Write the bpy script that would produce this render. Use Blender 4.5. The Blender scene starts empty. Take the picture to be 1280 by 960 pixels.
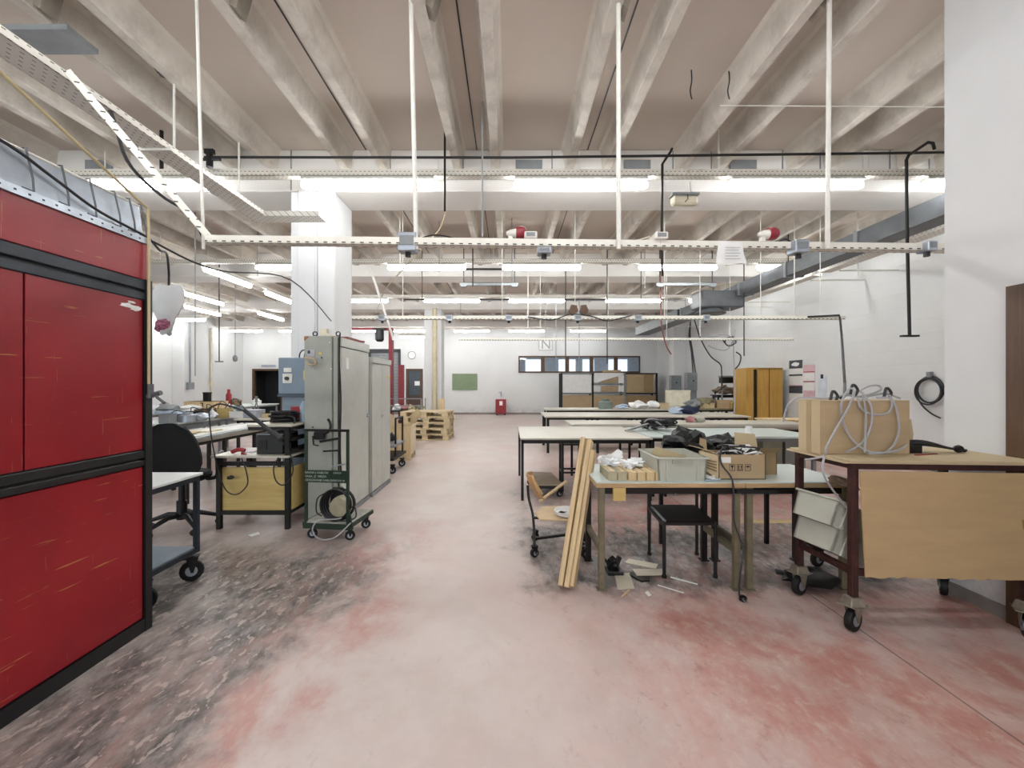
import bpy, bmesh, math, random
from mathutils import Vector, Matrix, noise
random.seed(7)
SC = bpy.context.scene
COL = SC.collection
PI = math.pi
F, VX, VY, CH = 530.0, 636.0, 480.0, 1.42
# ---------------------------------------------------------------- camera, world, exposure
cam = bpy.data.objects.new('camera', bpy.data.cameras.new('camera'))
COL.objects.link(cam)
cam.location = (0, 0, CH); cam.rotation_euler = (PI/2, 0, 0)
cam.data.sensor_width = 36; cam.data.lens = 36*F/1280; cam.data.shift_x = 4/1280
cam.data.clip_start = .03; cam.data.clip_end = 200
SC.camera = cam
wd = bpy.data.worlds.new('world'); SC.world = wd; wd.use_nodes = True
wd.node_tree.nodes['Background'].inputs[0].default_value = (.75, .85, 1, 1)
wd.node_tree.nodes['Background'].inputs[1].default_value = .6
SC.view_settings.view_transform = 'Standard'; SC.view_settings.look = 'None'
SC.view_settings.gamma = 1; SC.view_settings.use_curve_mapping = False
SC.view_settings.exposure = 1.45
TUBE = 13.0          # radiance of the fluorescent tubes
DAY = 40.0           # added fill lamps, as daylight from unseen windows behind the photographer (W per window)
for wx in (-8.2, -4.2, -.6):
    la = bpy.data.lights.new('window_daylight', 'AREA'); la.shape = 'RECTANGLE'; la.size = 2.6; la.size_y = 1.9
    la.energy = DAY; la.color = (.93, .97, 1)
    lo = bpy.data.objects.new('window_daylight', la); COL.objects.link(lo)
    lo.location = (wx, -3.9, 2.3); lo.rotation_euler = (PI/2, 0, 0)

def P(px, py, d): return Vector(((px-VX)*d/F, d, CH+(VY-py)*d/F))
def X(px, d): return (px-VX)*d/F
def Z(py, d): return CH+(VY-py)*d/F

# ---------------------------------------------------------------- materials
def lin(c):
    if isinstance(c, str): c = tuple(int(c[i:i+2], 16)/255 for i in (0, 2, 4))
    return tuple((v/12.92 if v <= .04045 else ((v+.055)/1.055)**2.4) for v in c)+(1,)
class NT:
    def __init__(s, m): s.t = m.node_tree; s.n = s.t.nodes; s.l = s.t.links
    def put(s, sock, v):
        if hasattr(v, 'is_linked') or isinstance(v, bpy.types.NodeSocket): s.l.new(v, sock)
        elif isinstance(v, (tuple, list)): sock.default_value = v
        else: sock.default_value = v
    def m(s, op, a, b=0, c=None, clamp=False):
        n = s.n.new('ShaderNodeMath'); n.operation = op; n.use_clamp = clamp
        s.put(n.inputs[0], a); s.put(n.inputs[1], b)
        if c is not None: s.put(n.inputs[2], c)
        return n.outputs[0]
    def mix(s, f, a, b):
        n = s.n.new('ShaderNodeMix'); n.data_type = 'RGBA'
        s.put(n.inputs[0], f); s.put(n.inputs[6], a); s.put(n.inputs[7], b); return n.outputs[2]
    def ss(s, v, a, b):   # smoothstep a..b
        n = s.n.new('ShaderNodeMapRange'); n.interpolation_type = 'SMOOTHSTEP'
        s.put(n.inputs[0], v); n.inputs[1].default_value = a; n.inputs[2].default_value = b; return n.outputs[0]
    def noise(s, vec, scale, detail=4, rough=.6, dist=0):
        n = s.n.new('ShaderNodeTexNoise'); s.l.new(vec, n.inputs['Vector']); n.inputs['Scale'].default_value = scale
        n.inputs['Detail'].default_value = detail; n.inputs['Roughness'].default_value = rough
        n.inputs['Distortion'].default_value = dist; return n.outputs[0]
    def coord(s): return s.n.new('ShaderNodeTexCoord').outputs['Object']
    def map(s, vec, scale=(1, 1, 1), rot=(0, 0, 0)):
        n = s.n.new('ShaderNodeMapping'); s.l.new(vec, n.inputs[0]); n.inputs['Scale'].default_value = scale
        n.inputs['Rotation'].default_value = rot; return n.outputs[0]
    def xyz(s, vec):
        n = s.n.new('ShaderNodeSeparateXYZ'); s.l.new(vec, n.inputs[0]); return n.outputs
    def bump(s, h, st, dist=.01):
        n = s.n.new('ShaderNodeBump'); s.l.new(h, n.inputs['Height']); n.inputs['Strength'].default_value = st
        n.inputs['Distance'].default_value = dist; return n.outputs[0]
def newmat(name):
    m = bpy.data.materials.new(name); m.use_nodes = True
    return m, NT(m), m.node_tree.nodes['Principled BSDF']
MC = {}
def mat(name, c, rough=.55, metal=0, var=.1, scale=6, bump=0, dirt=0, dirtc='3a332c', stretch=(1, 1, 1)):
    if name in MC: return MC[name]
    m, N, b = newmat(name); MC[name] = m
    co = N.map(N.coord(), stretch); base = lin(c)
    n1 = N.noise(co, scale)
    col = N.mix(N.ss(n1, .3, .7), tuple(v*(1-var) for v in base[:3])+(1,), tuple(min(1, v*(1+var)) for v in base[:3])+(1,))
    if dirt:
        n2 = N.noise(co, scale*2.7, 6, .7)
        col = N.mix(N.m('MULTIPLY', N.ss(n2, .52, .72), dirt), col, lin(dirtc))
    N.l.new(col, b.inputs['Base Color']); b.inputs['Roughness'].default_value = rough; b.inputs['Metallic'].default_value = metal
    if bump: N.l.new(N.bump(N.noise(co, scale*5), bump), b.inputs['Normal'])
    return m
def emis(name, c, s):
    m, N, b = newmat(name); b.inputs['Base Color'].default_value = lin(c)
    b.inputs['Emission Color'].default_value = lin(c); b.inputs['Emission Strength'].default_value = s; return m
def floor_mat():
    m, N, b = newmat('worn_painted_concrete'); co = N.coord(); o = N.xyz(co); x, y = o[0], o[1]
    big = N.noise(co, .5, 5, .6, .3); mid = N.noise(co, 1.7, 8, .65, .2); fine = N.noise(co, 30, 5, .7)
    st = N.noise(N.map(co, (1.5, .75, 1), (0, 0, .35)), 2.4, 9, .68, .15)
    scr = N.noise(N.map(co, (5, 2.4, 1), (0, 0, -.5)), 2.6, 8, .72)
    flake = N.noise(N.map(co, (2.2, 1, 1), (0, 0, -.35)), 11, 6, .6, .4)
    wx = N.m('ADD', x, N.m('MULTIPLY', N.m('SUBTRACT', mid, .5), 1.6)); wy = N.m('ADD', y, N.m('MULTIPLY', N.m('SUBTRACT', big, .5), 2.2))
    col = N.mix(N.ss(mid, .35, .68), lin('c4b5ae'), lin('d0c5bf'))
    col = N.mix(N.m('MULTIPLY', N.ss(big, .44, .62), .3), col, lin('caaaa1'))
    right = N.m('MULTIPLY', N.ss(wx, -.1, 1.3), N.ss(wy, 10.5, 6.0))
    redm = N.m('MULTIPLY', right, N.m('ADD', .3, N.m('MULTIPLY', N.ss(st, .36, .66), .7)))
    col = N.mix(redm, col, N.mix(N.ss(mid, .35, .65), lin('b3766a'), lin('c79a90')))
    hot = N.m('MULTIPLY', N.m('MULTIPLY', right, N.ss(N.noise(co, 1.3, 7, .65, .5), .52, .7)), .6)
    col = N.mix(hot, col, lin('a85a48'))
    lband = N.m('MULTIPLY', N.m('MULTIPLY', N.ss(wx, -.55, -1.1), N.ss(wx, -2.1, -1.3)), N.ss(wy, 5, 3.4))
    col = N.mix(N.m('MULTIPLY', N.m('MULTIPLY', lband, .75), N.ss(st, .38, .66)), col, lin('b57365'))
    left = N.m('MULTIPLY', N.ss(wx, -1.6, -2.3), N.ss(wy, 2.4, 3.2))
    col = N.mix(N.m('MULTIPLY', left, .55), col, N.mix(N.ss(mid, .4, .6), lin('9a7a70'), lin('b3a8a3')))
    col = N.mix(N.m('MULTIPLY', N.ss(st, .58, .68), .45), col, lin('cfc7c3'))
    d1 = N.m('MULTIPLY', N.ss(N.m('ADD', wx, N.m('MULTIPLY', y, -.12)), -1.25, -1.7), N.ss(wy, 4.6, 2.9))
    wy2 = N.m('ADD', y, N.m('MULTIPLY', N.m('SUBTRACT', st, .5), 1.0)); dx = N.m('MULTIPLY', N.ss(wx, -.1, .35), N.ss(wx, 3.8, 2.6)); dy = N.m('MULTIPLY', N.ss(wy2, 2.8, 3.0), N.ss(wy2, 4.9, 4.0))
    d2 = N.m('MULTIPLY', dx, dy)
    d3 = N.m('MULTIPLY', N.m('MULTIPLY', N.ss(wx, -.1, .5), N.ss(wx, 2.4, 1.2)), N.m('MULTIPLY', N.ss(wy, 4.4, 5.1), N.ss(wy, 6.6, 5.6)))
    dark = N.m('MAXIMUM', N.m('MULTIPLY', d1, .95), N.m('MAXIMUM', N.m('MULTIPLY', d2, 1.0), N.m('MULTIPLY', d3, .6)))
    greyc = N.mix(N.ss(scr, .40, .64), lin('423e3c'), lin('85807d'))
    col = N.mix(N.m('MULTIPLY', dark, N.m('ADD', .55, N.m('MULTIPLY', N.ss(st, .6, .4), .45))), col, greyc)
    col = N.mix(N.m('MULTIPLY', N.m('MULTIPLY', d1, N.ss(flake, .57, .60)), .85), col, lin('b9a8a0'))
    col = N.mix(N.m('MULTIPLY', N.ss(scr, .58, .74), .3), col, lin('8a807b'))
    col = N.mix(N.m('MULTIPLY', N.ss(fine, .66, .76), .3), col, lin('6a625e'))
    wornr = N.noise(N.map(co, (1.4, 1, 1), (0, 0, .6)), 7, 8, .75)
    col = N.mix(N.m('MULTIPLY', N.m('MULTIPLY', N.ss(wx, -.4, 1.0), N.ss(wornr, .5, .68)), .5), col, lin('d3c6bd'))
    col = N.mix(N.m('MULTIPLY', N.m('MULTIPLY', N.ss(wx, -.4, 1.0), N.ss(wornr, .46, .32)), .4), col, lin('8a5a50'))
    jt = N.m('MULTIPLY', N.ss(N.m('ABSOLUTE', N.m('SUBTRACT', x, 2.03)), .007, .003), .75)
    col = N.mix(jt, col, lin('5f5049'))
    N.l.new(col, b.inputs['Base Color'])
    r = N.m('ADD', N.m('MULTIPLY', mid, .35), .24); N.l.new(r, b.inputs['Roughness'])
    b.inputs['Specular IOR Level'].default_value = .4
    N.l.new(N.bump(N.m('ADD', N.noise(co, 60, 4), N.m('MULTIPLY', scr, .7)), .12, .004), b.inputs['Normal'])
    return m
def plaster(name, c, grime=.25, blocks=False):
    m, N, b = newmat(name); co = N.coord(); o = N.xyz(co)
    base = N.mix(N.ss(N.noise(co, .7, 5), .3, .7), lin(c), tuple(v*.93 for v in lin(c)[:3])+(1,))
    gr = N.m('MULTIPLY', N.ss(N.noise(N.map(co, (1, 1, .35)), 3, 7, .75), .6, .8), grime)
    base = N.mix(gr, base, lin('a89f94'))
    low = N.m('MULTIPLY', N.ss(o[2], .5, .0), N.m('MULTIPLY', N.ss(N.noise(co, 4, 6, .7), .4, .7), .5))
    base = N.mix(low, base, lin('9a8f86')); N.l.new(base, b.inputs['Base Color'])
    b.inputs['Roughness'].default_value = .85
    h = N.noise(co, 30, 5)
    if blocks:
        u = N.m('FRACT', N.m('DIVIDE', o[2], .25))
        h = N.m('ADD', N.m('MULTIPLY', h, .5), N.ss(u, 0, .05))
    N.l.new(N.bump(h, .15 if not blocks else .3, .006), b.inputs['Normal']); return m
def perforated(name, c, p, q, lw=.45, lh=.28, rust=.3, stagger=.5):
    m, N, b = newmat(name); co = N.coord(); o = N.xyz(co)
    v = N.m('DIVIDE', N.m('ADD', N.m('ADD', o[1], o[2]), 50), q); row = N.m('FLOOR', v)
    u = N.m('ADD', N.m('DIVIDE', N.m('ADD', o[0], 50), p), N.m('MULTIPLY', row, stagger))
    hole = N.m('MULTIPLY', N.m('LESS_THAN', N.m('ABSOLUTE', N.m('SUBTRACT', N.m('FRACT', u), .5)), lw/2),
               N.m('LESS_THAN', N.m('ABSOLUTE', N.m('SUBTRACT', N.m('FRACT', v), .5)), lh/2))
    base = N.mix(N.m('MULTIPLY', N.ss(N.noise(co, 1.6, 6, .75), .55, .7), rust), lin(c), lin('8a6a4c'))
    N.l.new(N.mix(hole, base, lin('2c2825')), b.inputs['Base Color']); b.inputs['Roughness'].default_value = .5
    b.inputs['Metallic'].default_value = .1; return m
def redpaint():
    m, N, b = newmat('scratched_red_enamel'); co = N.coord()
    c = N.mix(N.ss(N.noise(co, 1.3, 4), .35, .7), lin('88131e'), lin('9c1a24'))
    sc = N.noise(N.map(co, (1, 1.3, 30), (.35, 0, 0)), 2.0, 3, .6)
    sm = N.m('MULTIPLY', N.ss(sc, .64, .68), N.ss(N.noise(co, 2.1, 3), .42, .6))
    c = N.mix(N.m('MULTIPLY', sm, .8), c, lin('c99a58'))
    sc2 = N.noise(N.map(co, (1, 30, 1.3), (-.2, 0, 0)), 2.4, 3, .6)
    c = N.mix(N.m('MULTIPLY', N.ss(sc2, .68, .71), .45), c, lin('b98a5a'))
    N.l.new(c, b.inputs['Base Color']); b.inputs['Roughness'].default_value = .33
    b.inputs['Specular IOR Level'].default_value = .45
    N.l.new(N.bump(N.noise(co, 9, 3), .06, .01), b.inputs['Normal']); return m
def woodmat(name, c1, c2, rough=.6, axis=0, scale=3):
    m, N, b = newmat(name); MC[name] = m
    st = [12, 12, 12]; st[axis] = .9
    co = N.map(N.coord(), tuple(st)); n = N.noise(co, scale, 6, .65, .6)
    N.l.new(N.mix(N.ss(n, .3, .7), lin(c1), lin(c2)), b.inputs['Base Color']); b.inputs['Roughness'].default_value = rough
    N.l.new(N.bump(n, .1, .003), b.inputs['Normal']); return m
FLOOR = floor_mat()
WALL = plaster('white_wall_plaster', 'dedfde', .2, True); WALLP = plaster('smooth_white_plaster', 'dedfdf', .1)
CEIL = plaster('ceiling_whitewash', 'cdc1b6', .3); RIBM = plaster('rib_whitewash', 'd9d2c7', .12); BEAMM = plaster('beam_whitewash', 'e3e0db', .15)  # slab colour carries its shade, paler ribs the light bounced off the floor
PERF = perforated('perforated_white_channel', 'e8e5da', .062, .05, .42, .16, .12, 0)
PERFR = perforated('rust_spotted_perforated_channel', 'ded9ce', .05, .035, .42, .18, .6)
PERFW = perforated('wide_perforated_tray', 'eae6dd', .062, .04, .36, .14, .2)
LIT = emis('fluorescent_glow', 'fbfdff', TUBE)
RED = redpaint()
BLACK = mat('black_paint', '111113', .45, 0, .2, 8); DARKST = mat('dark_steel', '1d1b19', .5, .3, .2, 8, .1)
BLKFAB = mat('black_fabric', '0b0c0e', .9, 0, .2, 40, .3); RUBBER = mat('black_rubber', '0d0d0e', .6, 0, .2)
GALV = mat('galvanised_steel', 'a9b1bb', .36, .55, .15, 5); GALVD = mat('dull_duct_steel', '5f6265', .5, .1, .2, 3)
WHITEP = mat('white_painted_steel', 'e6e4dc', .45, 0, .06); CREAM = mat('cream_paint', 'ddd5bd', .5)
GREYP = mat('grey_cabinet_paint', 'a3a69d', .42, .05, .07, 3, 0, .12, '6f6f68'); GREYL = mat('light_grey_cabinet_paint', 'c4c6be', .38, .05, .06, 3, 0, .1, '8a8a82')
BLUEG = mat('blue_grey_paint', '212932', .45, 0, .1); BLUEP = mat('light_blue_enamel', '7a8c9b', .45, 0, .06)
RUST = mat('rusty_brown_paint', '3a1e1b', .6, .1, .25, 12, .2, .5, '6b3d28'); CASTP = mat('cast_caster_grey', '8e8678', .55, .4, .2, 12, .2)
CARD = mat('cardboard', 'b29c7b', .85, 0, .06, 3, .05, .1, '8c7352', (1, 1, 4)); CARDL = mat('light_cardboard', 'c6b491', .85, 0, .05, 3, .05)
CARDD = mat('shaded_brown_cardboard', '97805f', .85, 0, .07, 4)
PLY = woodmat('pale_plywood', 'd5c4a0', 'dfd0ad'); PINE = woodmat('pine_board', 'ccb083', 'dfc9a0', .6, 2); PINEX = woodmat('pallet_pine', 'c2ac88', 'd6c5a0', .7, 0)
OAK = woodmat('yellow_oak_veneer', 'b38a3e', 'c79d4e', .5, 2, 2); OAKX = woodmat('yellow_wood_panel', 'c2a866', 'd0b878', .5, 0, 2)
TOPG = mat('pale_green_laminate', 'c3cec9', .35, 0, .05, 3, 0, .18, '9aa39a'); TOPW = mat('off_white_worktop', 'c9c4b6', .4, 0, .06, 3, 0, .3, 'b59f86')
WEDGE = woodmat('raw_table_edge', 'a98a62', 'c4a77d'); OLIVE = mat('olive_steel_leg', '77705a', .5, .2, .15, 9, .1, .4, '4a4030')
EUROG = mat('grey_plastic_crate', 'b9bbae', .5, 0, .04); CRATED = mat('dark_crate_inside', '8b8c80', .6)
GREEN = mat('dark_green_paint', '1f3529', .5, 0, .15); GREENB = mat('green_felt_board', '7f8f72', .9, 0, .05)
GLASS, _n, _b = newmat('window_glass'); _b.inputs['Base Color'].default_value = (.9, .94, .95, 1); _b.inputs['Roughness'].default_value = .03; _b.inputs['Transmission Weight'].default_value = 1
GREYCAB = mat('grey_cable_sheath', 'a7a7aa', .4, 0, .05); DKCAB = mat('dark_cable_sheath', '29292c', .5); YELH = mat('yellowed_hose', 'cfc08f', .5)
REDP = mat('bright_red_plastic', '95202a', .4); REDS = mat('red_steel', '7c1f29', .5, 0, .12); REDDK = mat('dull_red_dome', '93303c', .3)
PAPER = mat('white_paper', 'ececea', .8, 0, .04); PLAST = mat('white_plastic_film', 'edeff0', .4, 0, .05); BEIGE = mat('beige_pipe_paint', 'c9bd9c', .5, 0, .1)
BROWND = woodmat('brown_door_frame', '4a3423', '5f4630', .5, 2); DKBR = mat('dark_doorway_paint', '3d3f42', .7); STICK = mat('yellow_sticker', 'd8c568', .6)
TILE = mat('beige_offcut', 'c9c1ae', .6, 0, .06); MIDG = mat('mid_grey_enclosure', '85898b', .5); KHAKI = mat('khaki_canvas', '8a8468', .9)
BRW = mat('brown_rag', '7d6a57', .9, 0, .25, 20, .3); NAVY = mat('navy_cloth', '262d48', .9); LBL = mat('pale_blue_film', 'b4c4d8', .5); PINK = mat('pink_rag', 'b98080', .85)
YELF = mat('faded_yellow_line', 'bba778', .6, 0, .15, 8, 0, .5, 'a08a80'); GLUEG = mat('bottle_plastic', 'a9c0d0', .25); PINKP = mat('pink_print', 'd9b6bd', .7); DKPR = mat('dark_print', '44474e', .7)
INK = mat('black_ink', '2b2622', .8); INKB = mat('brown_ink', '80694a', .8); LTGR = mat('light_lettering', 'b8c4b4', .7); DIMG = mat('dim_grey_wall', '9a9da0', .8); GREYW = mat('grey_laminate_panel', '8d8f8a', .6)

# ---------------------------------------------------------------- geometry helpers
class MB:
    def __init__(s): s.v = []; s.f = []
    def add(s, vs, fs):
        k = len(s.v); s.v += [tuple(v) for v in vs]; s.f += [tuple(i+k for i in f) for f in fs]; return s
    def box(s, x0, x1, y0, y1, z0, z1, M=None, taper=None):
        vs = [Vector((x, y, z)) for z in (z0, z1) for y in (y0, y1) for x in (x0, x1)]
        if taper:
            cx, cy = (x0+x1)/2, (y0+y1)/2
            for v in vs[4:]: v.x = cx+(v.x-cx)*taper; v.y = cy+(v.y-cy)*taper
        if M: vs = [M @ v for v in vs]
        return s.add(vs, [(0, 2, 3, 1), (4, 5, 7, 6), (0, 1, 5, 4), (2, 6, 7, 3), (0, 4, 6, 2), (1, 3, 7, 5)])
    def beam(s, a, b, w, h, up=(0, 0, 1)):
        a, b = Vector(a), Vector(b); d = (b-a); L = d.length; d.normalize(); up = Vector(up)
        sd = d.cross(up)
        if sd.length < 1e-3: sd = d.cross(Vector((1, 0, 0)))
        sd.normalize(); u = sd.cross(d)
        vs = [p+sd*x*w/2+u*z*h/2 for p in (a, b) for x, z in ((-1, -1), (1, -1), (1, 1), (-1, 1))]
        return s.add(vs, [(3, 2, 1, 0), (4, 5, 6, 7), (0, 1, 5, 4), (1, 2, 6, 5), (2, 3, 7, 6), (3, 0, 4, 7)])
    def tube(s, pts, r, n=8, closed=False, cap=True):
        pts = [Vector(p) for p in pts]; N = len(pts); rs = r if isinstance(r, (list, tuple)) else [r]*N
        up = Vector((0, 0, 1)); prev = None; rings = []
        for i, p in enumerate(pts):
            if closed: t = pts[(i+1) % N]-pts[i-1]
            else: t = pts[min(i+1, N-1)]-pts[max(i-1, 0)]
            if t.length < 1e-9: t = Vector((0, 0, 1))
            t.normalize()
            if prev is None:
                a = t.cross(up)
                if a.length < 1e-3: a = t.cross(Vector((1, 0, 0)))
            else: a = prev-t*prev.dot(t)
            a.normalize(); b = t.cross(a); prev = a
            rings.append([p+(a*math.cos(2*PI*k/n)+b*math.sin(2*PI*k/n))*rs[i] for k in range(n)])
        vs = [v for rg in rings for v in rg]; fs = []
        for i in range(N if closed else N-1):
            j = (i+1) % N
            for k in range(n):
                k2 = (k+1) % n; fs.append((i*n+k, i*n+k2, j*n+k2, j*n+k))
        if not closed and cap: fs += [tuple(range(n-1, -1, -1)), tuple((N-1)*n+k for k in range(n))]
        return s.add(vs, fs)
    def cyl(s, a, b, r, n=12, r2=None): return s.tube([a, b], [r, r if r2 is None else r2], n)
    def lathe(s, prof, c=(0, 0, 0), n=16, axis='z'):
        vs = []; c = Vector(c)
        for r, h in prof:
            for k in range(n):
                a = 2*PI*k/n; x, y = r*math.cos(a), r*math.sin(a)
                vs.append(c+Vector({'z': (x, y, h), 'y': (x, h, y), 'x': (h, x, y)}[axis]))
        fs = [(i*n+k, i*n+(k+1) % n, (i+1)*n+(k+1) % n, (i+1)*n+k) for i in range(len(prof)-1) for k in range(n)]
        fs += [tuple(range(n-1, -1, -1)), tuple((len(prof)-1)*n+k for k in range(n))]
        return s.add(vs, fs)
    def prism(s, poly, a, b):   # poly: points (Vectors); extruded by vector from a to b offsets
        a, b = Vector(a), Vector(b); n = len(poly)
        vs = [Vector(p)+a for p in poly]+[Vector(p)+b for p in poly]
        return s.add(vs, [tuple(range(n-1, -1, -1)), tuple(range(n, 2*n))]+[(k, (k+1) % n, n+(k+1) % n, n+k) for k in range(n)])
    def lump(s, c, r, seed=0, flat=1, rough=.35, sub=2):
        bm = bmesh.new(); bmesh.ops.create_icosphere(bm, subdivisions=sub, radius=1)
        rx = r if isinstance(r, (tuple, list)) else (r, r, r*flat); c = Vector(c)
        vs = []
        for v in bm.verts:
            k = 1+rough*(noise.noise(v.co*2.3+Vector((seed*7.1, seed*3.3, 0)))*1.6+.5*noise.noise(v.co*6+Vector((seed, 0, 0))))
            vs.append(c+Vector((v.co.x*rx[0]*k, v.co.y*rx[1]*k, max(-.93*rx[2], v.co.z*rx[2]*k))))
        fs = [tuple(v.index for v in f.verts) for f in bm.faces]; bm.free(); return s.add(vs, fs)
    def build(s, name, m, parent=None, world=False, bevel=0, smooth=False, loc=None):
        vs = s.v
        if parent is not None and world:
            iv = parent.matrix_basis.inverted(); vs = [tuple(iv @ Vector(v)) for v in vs]
        elif parent is None and loc is not None:
            vs = [(v[0]-loc[0], v[1]-loc[1], v[2]-loc[2]) for v in vs]
        me = bpy.data.meshes.new(name); me.from_pydata(vs, [], s.f); me.materials.append(m)
        if bevel:
            bm = bmesh.new(); bm.from_mesh(me)
            bmesh.ops.recalc_face_normals(bm, faces=bm.faces)
            bmesh.ops.bevel(bm, geom=[e for e in bm.edges if len(e.link_faces) == 2 and e.calc_face_angle(0) > .5], offset=bevel, segments=1, affect='EDGES')
            bm.to_mesh(me); bm.free()
        if smooth:
            me.polygons.foreach_set('use_smooth', [True]*len(me.polygons))
            try: me.set_sharp_from_angle(angle=.7)
            except Exception: pass
        o = bpy.data.objects.new(name, me); COL.objects.link(o)
        if parent is not None: o.parent = parent
        elif loc is not None: o.location = loc
        return o
def thing(name, label, cat, loc=(0, 0, 0), rz=0, group=None):
    o = bpy.data.objects.new(name, None); COL.objects.link(o); o.empty_display_size = .1
    o.location = loc; o.rotation_euler = (0, 0, rz); o.matrix_basis = Matrix.Translation(loc) @ Matrix.Rotation(rz, 4, 'Z')
    o['label'] = label; o['category'] = cat
    if group: o['group'] = group
    return o
def tag(o, label, cat, group=None):
    o['label'] = label; o['category'] = cat
    if group: o['group'] = group
    return o
def struct(o): o['kind'] = 'structure'; return o
def stuff(o): o['kind'] = 'stuff'; return o
def lab(o, l): o['label'] = l; return o
def base(mb):
    xs = [v[0] for v in mb.v]; ys = [v[1] for v in mb.v]; zs = [v[2] for v in mb.v]
    return ((min(xs)+max(xs))/2, (min(ys)+max(ys))/2, min(zs))
def solo(mb, name, m, label, cat, group=None, **k):   # a thing that is one mesh, given in world space
    return tag(mb.build(name, m, None, loc=base(mb), **k), label, cat, group)
def kids(o): return KID.get(o.name, [])
def dup(root, loc, rz=0, label=None):
    c = root.copy(); COL.objects.link(c); c.location = loc; c.rotation_euler = (0, 0, rz)
    if label: c['label'] = label
    for ch in root.children:
        d = ch.copy(); COL.objects.link(d); d.parent = c
        for g in ch.children:
            e = g.copy(); COL.objects.link(e); e.parent = d
    return c
def smoothpath(pts, n=6):
    pts = [Vector(p) for p in pts]; out = []
    Q = [pts[0]]+pts+[pts[-1]]
    for i in range(1, len(Q)-2):
        p0, p1, p2, p3 = Q[i-1], Q[i], Q[i+1], Q[i+2]
        for k in range(n):
            t = k/n
            out.append(.5*((2*p1)+(p2-p0)*t+(2*p0-5*p1+4*p2-p3)*t*t+(3*p1-p0-3*p2+p3)*t**3))
    return out+[pts[-1]]
def cable(name, pts, r, m, label, cat='cable', parent=None, n=6, group=None, part=None):
    mb = MB().tube(smoothpath(pts), r, n)
    if parent is not None: return mb.build(name, m, parent, world=True, smooth=True)
    return solo(mb, name, m, label, cat, group, smooth=True)
def ring(c, R, r, axis='y', n=24, m=6, sq=1.0, mb=None, tilt=0):
    mb = mb or MB(); pts = []
    for k in range(n):
        a = 2*PI*k/n; u, w = R*math.cos(a), R*sq*math.sin(a)
        pts.append(Vector(c)+Vector({'y': (u, tilt*w, w), 'x': (tilt*w, u, w), 'z': (u, w, tilt*u)}[axis]))
    return mb.tube(pts, r, m, closed=True)
def text(s, size, m, parent, loc, rot=(PI/2, 0, 0), name='lettering', depth=.0008, align='LEFT'):
    cu = bpy.data.curves.new(name, 'FONT'); cu.body = s; cu.size = size; cu.extrude = depth; cu.align_x = align; cu.resolution_u = 2
    t = bpy.data.objects.new(name, cu); COL.objects.link(t); dg = bpy.context.evaluated_depsgraph_get()
    me = bpy.data.meshes.new_from_object(t.evaluated_get(dg)); bpy.data.objects.remove(t); bpy.data.curves.remove(cu)
    me.materials.append(m); o = bpy.data.objects.new(name, me); COL.objects.link(o)
    o.parent = parent; o.location = loc; o.rotation_euler = rot; return o

# ================================================================ STRUCTURE
XL, XR, YB, YF, ZC = -12.4, 6.9, 19.8, -4.0, 4.35
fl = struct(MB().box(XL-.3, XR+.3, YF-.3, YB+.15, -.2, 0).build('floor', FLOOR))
ys = MB().box(2.3, 3.9, 4.33, 4.44, 0, .0012).build('yellow_line', YELF, fl)
ceil = struct(MB().box(XL-.3, XR+.3, YF-.3, YB+.3, ZC, ZC+.2).build('ceiling', CEIL))
BEAMS = [-3.1, 1.1, 5.3, 9.5, 13.7, 17.9]
for b in BEAMS: MB().box(XL, XR, b, b+.6, 3.83, ZC).build('beam', BEAMM, ceil, bevel=.012)
def ribmesh(L):
    poly = [(-.10, 0, .28), (-.072, 0, .245), (-.046, 0, .008), (-.04, 0, 0), (.04, 0, 0), (.046, 0, .008), (.072, 0, .245), (.10, 0, .28)]
    return MB().prism([Vector(p) for p in poly], (0, 0, 0), (0, L, 0))
joints = [-.40+1.385*k for k in range(-9, 6)]
ribx = [j+s*.235 for j in joints for s in (-1, 1) if XL+.1 < j+s*.235 < XR-.1]
bays = [(-2.5, 1.1), (1.7, 5.3), (5.9, 9.5), (10.1, 13.7), (14.3, 17.9), (18.5, 19.8)]
protos = {}
for (y0, y1) in bays:
    L = round(y1-y0, 2)
    for x in ribx:
        if y0 < 0 and abs(x) > 7: continue
        if L not in protos:
            o = ribmesh(L).build('rib', RIBM, ceil); protos[L] = o
        else: o = protos[L].copy(); COL.objects.link(o)
        o.location = (x, y0, 4.07)
jp = None
for (y0, y1) in bays[1:4]:
    for j in joints:
        if XL < j < XR:
            if jp is None: jp = MB().box(-.006, .006, 0, 3.6, 0, .01).build('joint', BLACK, ceil); o = jp
            else: o = jp.copy(); COL.objects.link(o)
            o.location = (j, y0, 4.342)
stub = None
for k, x in enumerate([ribx[i] for i in range(len(ribx)) if -4.2 < ribx[i] < 4.2]):
    s = -1 if x < 0 else 1
    if k % 2 == 0:
        if stub is None: stub = MB().prism([Vector(p) for p in ((0, 0, .26), (.0, 0, .03), (.05, 0, .0), (.12, 0, .26))], (0, -.06, 0), (0, .06, 0)).build('bracket', mat('raw_concrete_corbel', '8f877b', .9, 0, .15, 9), ceil); o = stub
        else: o = stub.copy(); COL.objects.link(o)
        o.location = (x+.045, 3.05, 4.07)
for px in (125, 661, 796, 928):
    x = X(px, 5.3); MB().box(x-.165, x+.165, 5.275, 5.3, 4.07, 4.21).build('vent_panel', MIDG, ceil)
for px in (134, 262, 364, 430, 488, 579, 690, 841, 889, 978, 1025, 1112, 1161):   # cast joints on the first beam
    x = X(px, 5.3); MB().box(x-.006, x+.006, 5.292, 5.3, 4.0 if px not in (364,) else 3.84, 4.34).build('joint', MIDG, ceil)
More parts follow.
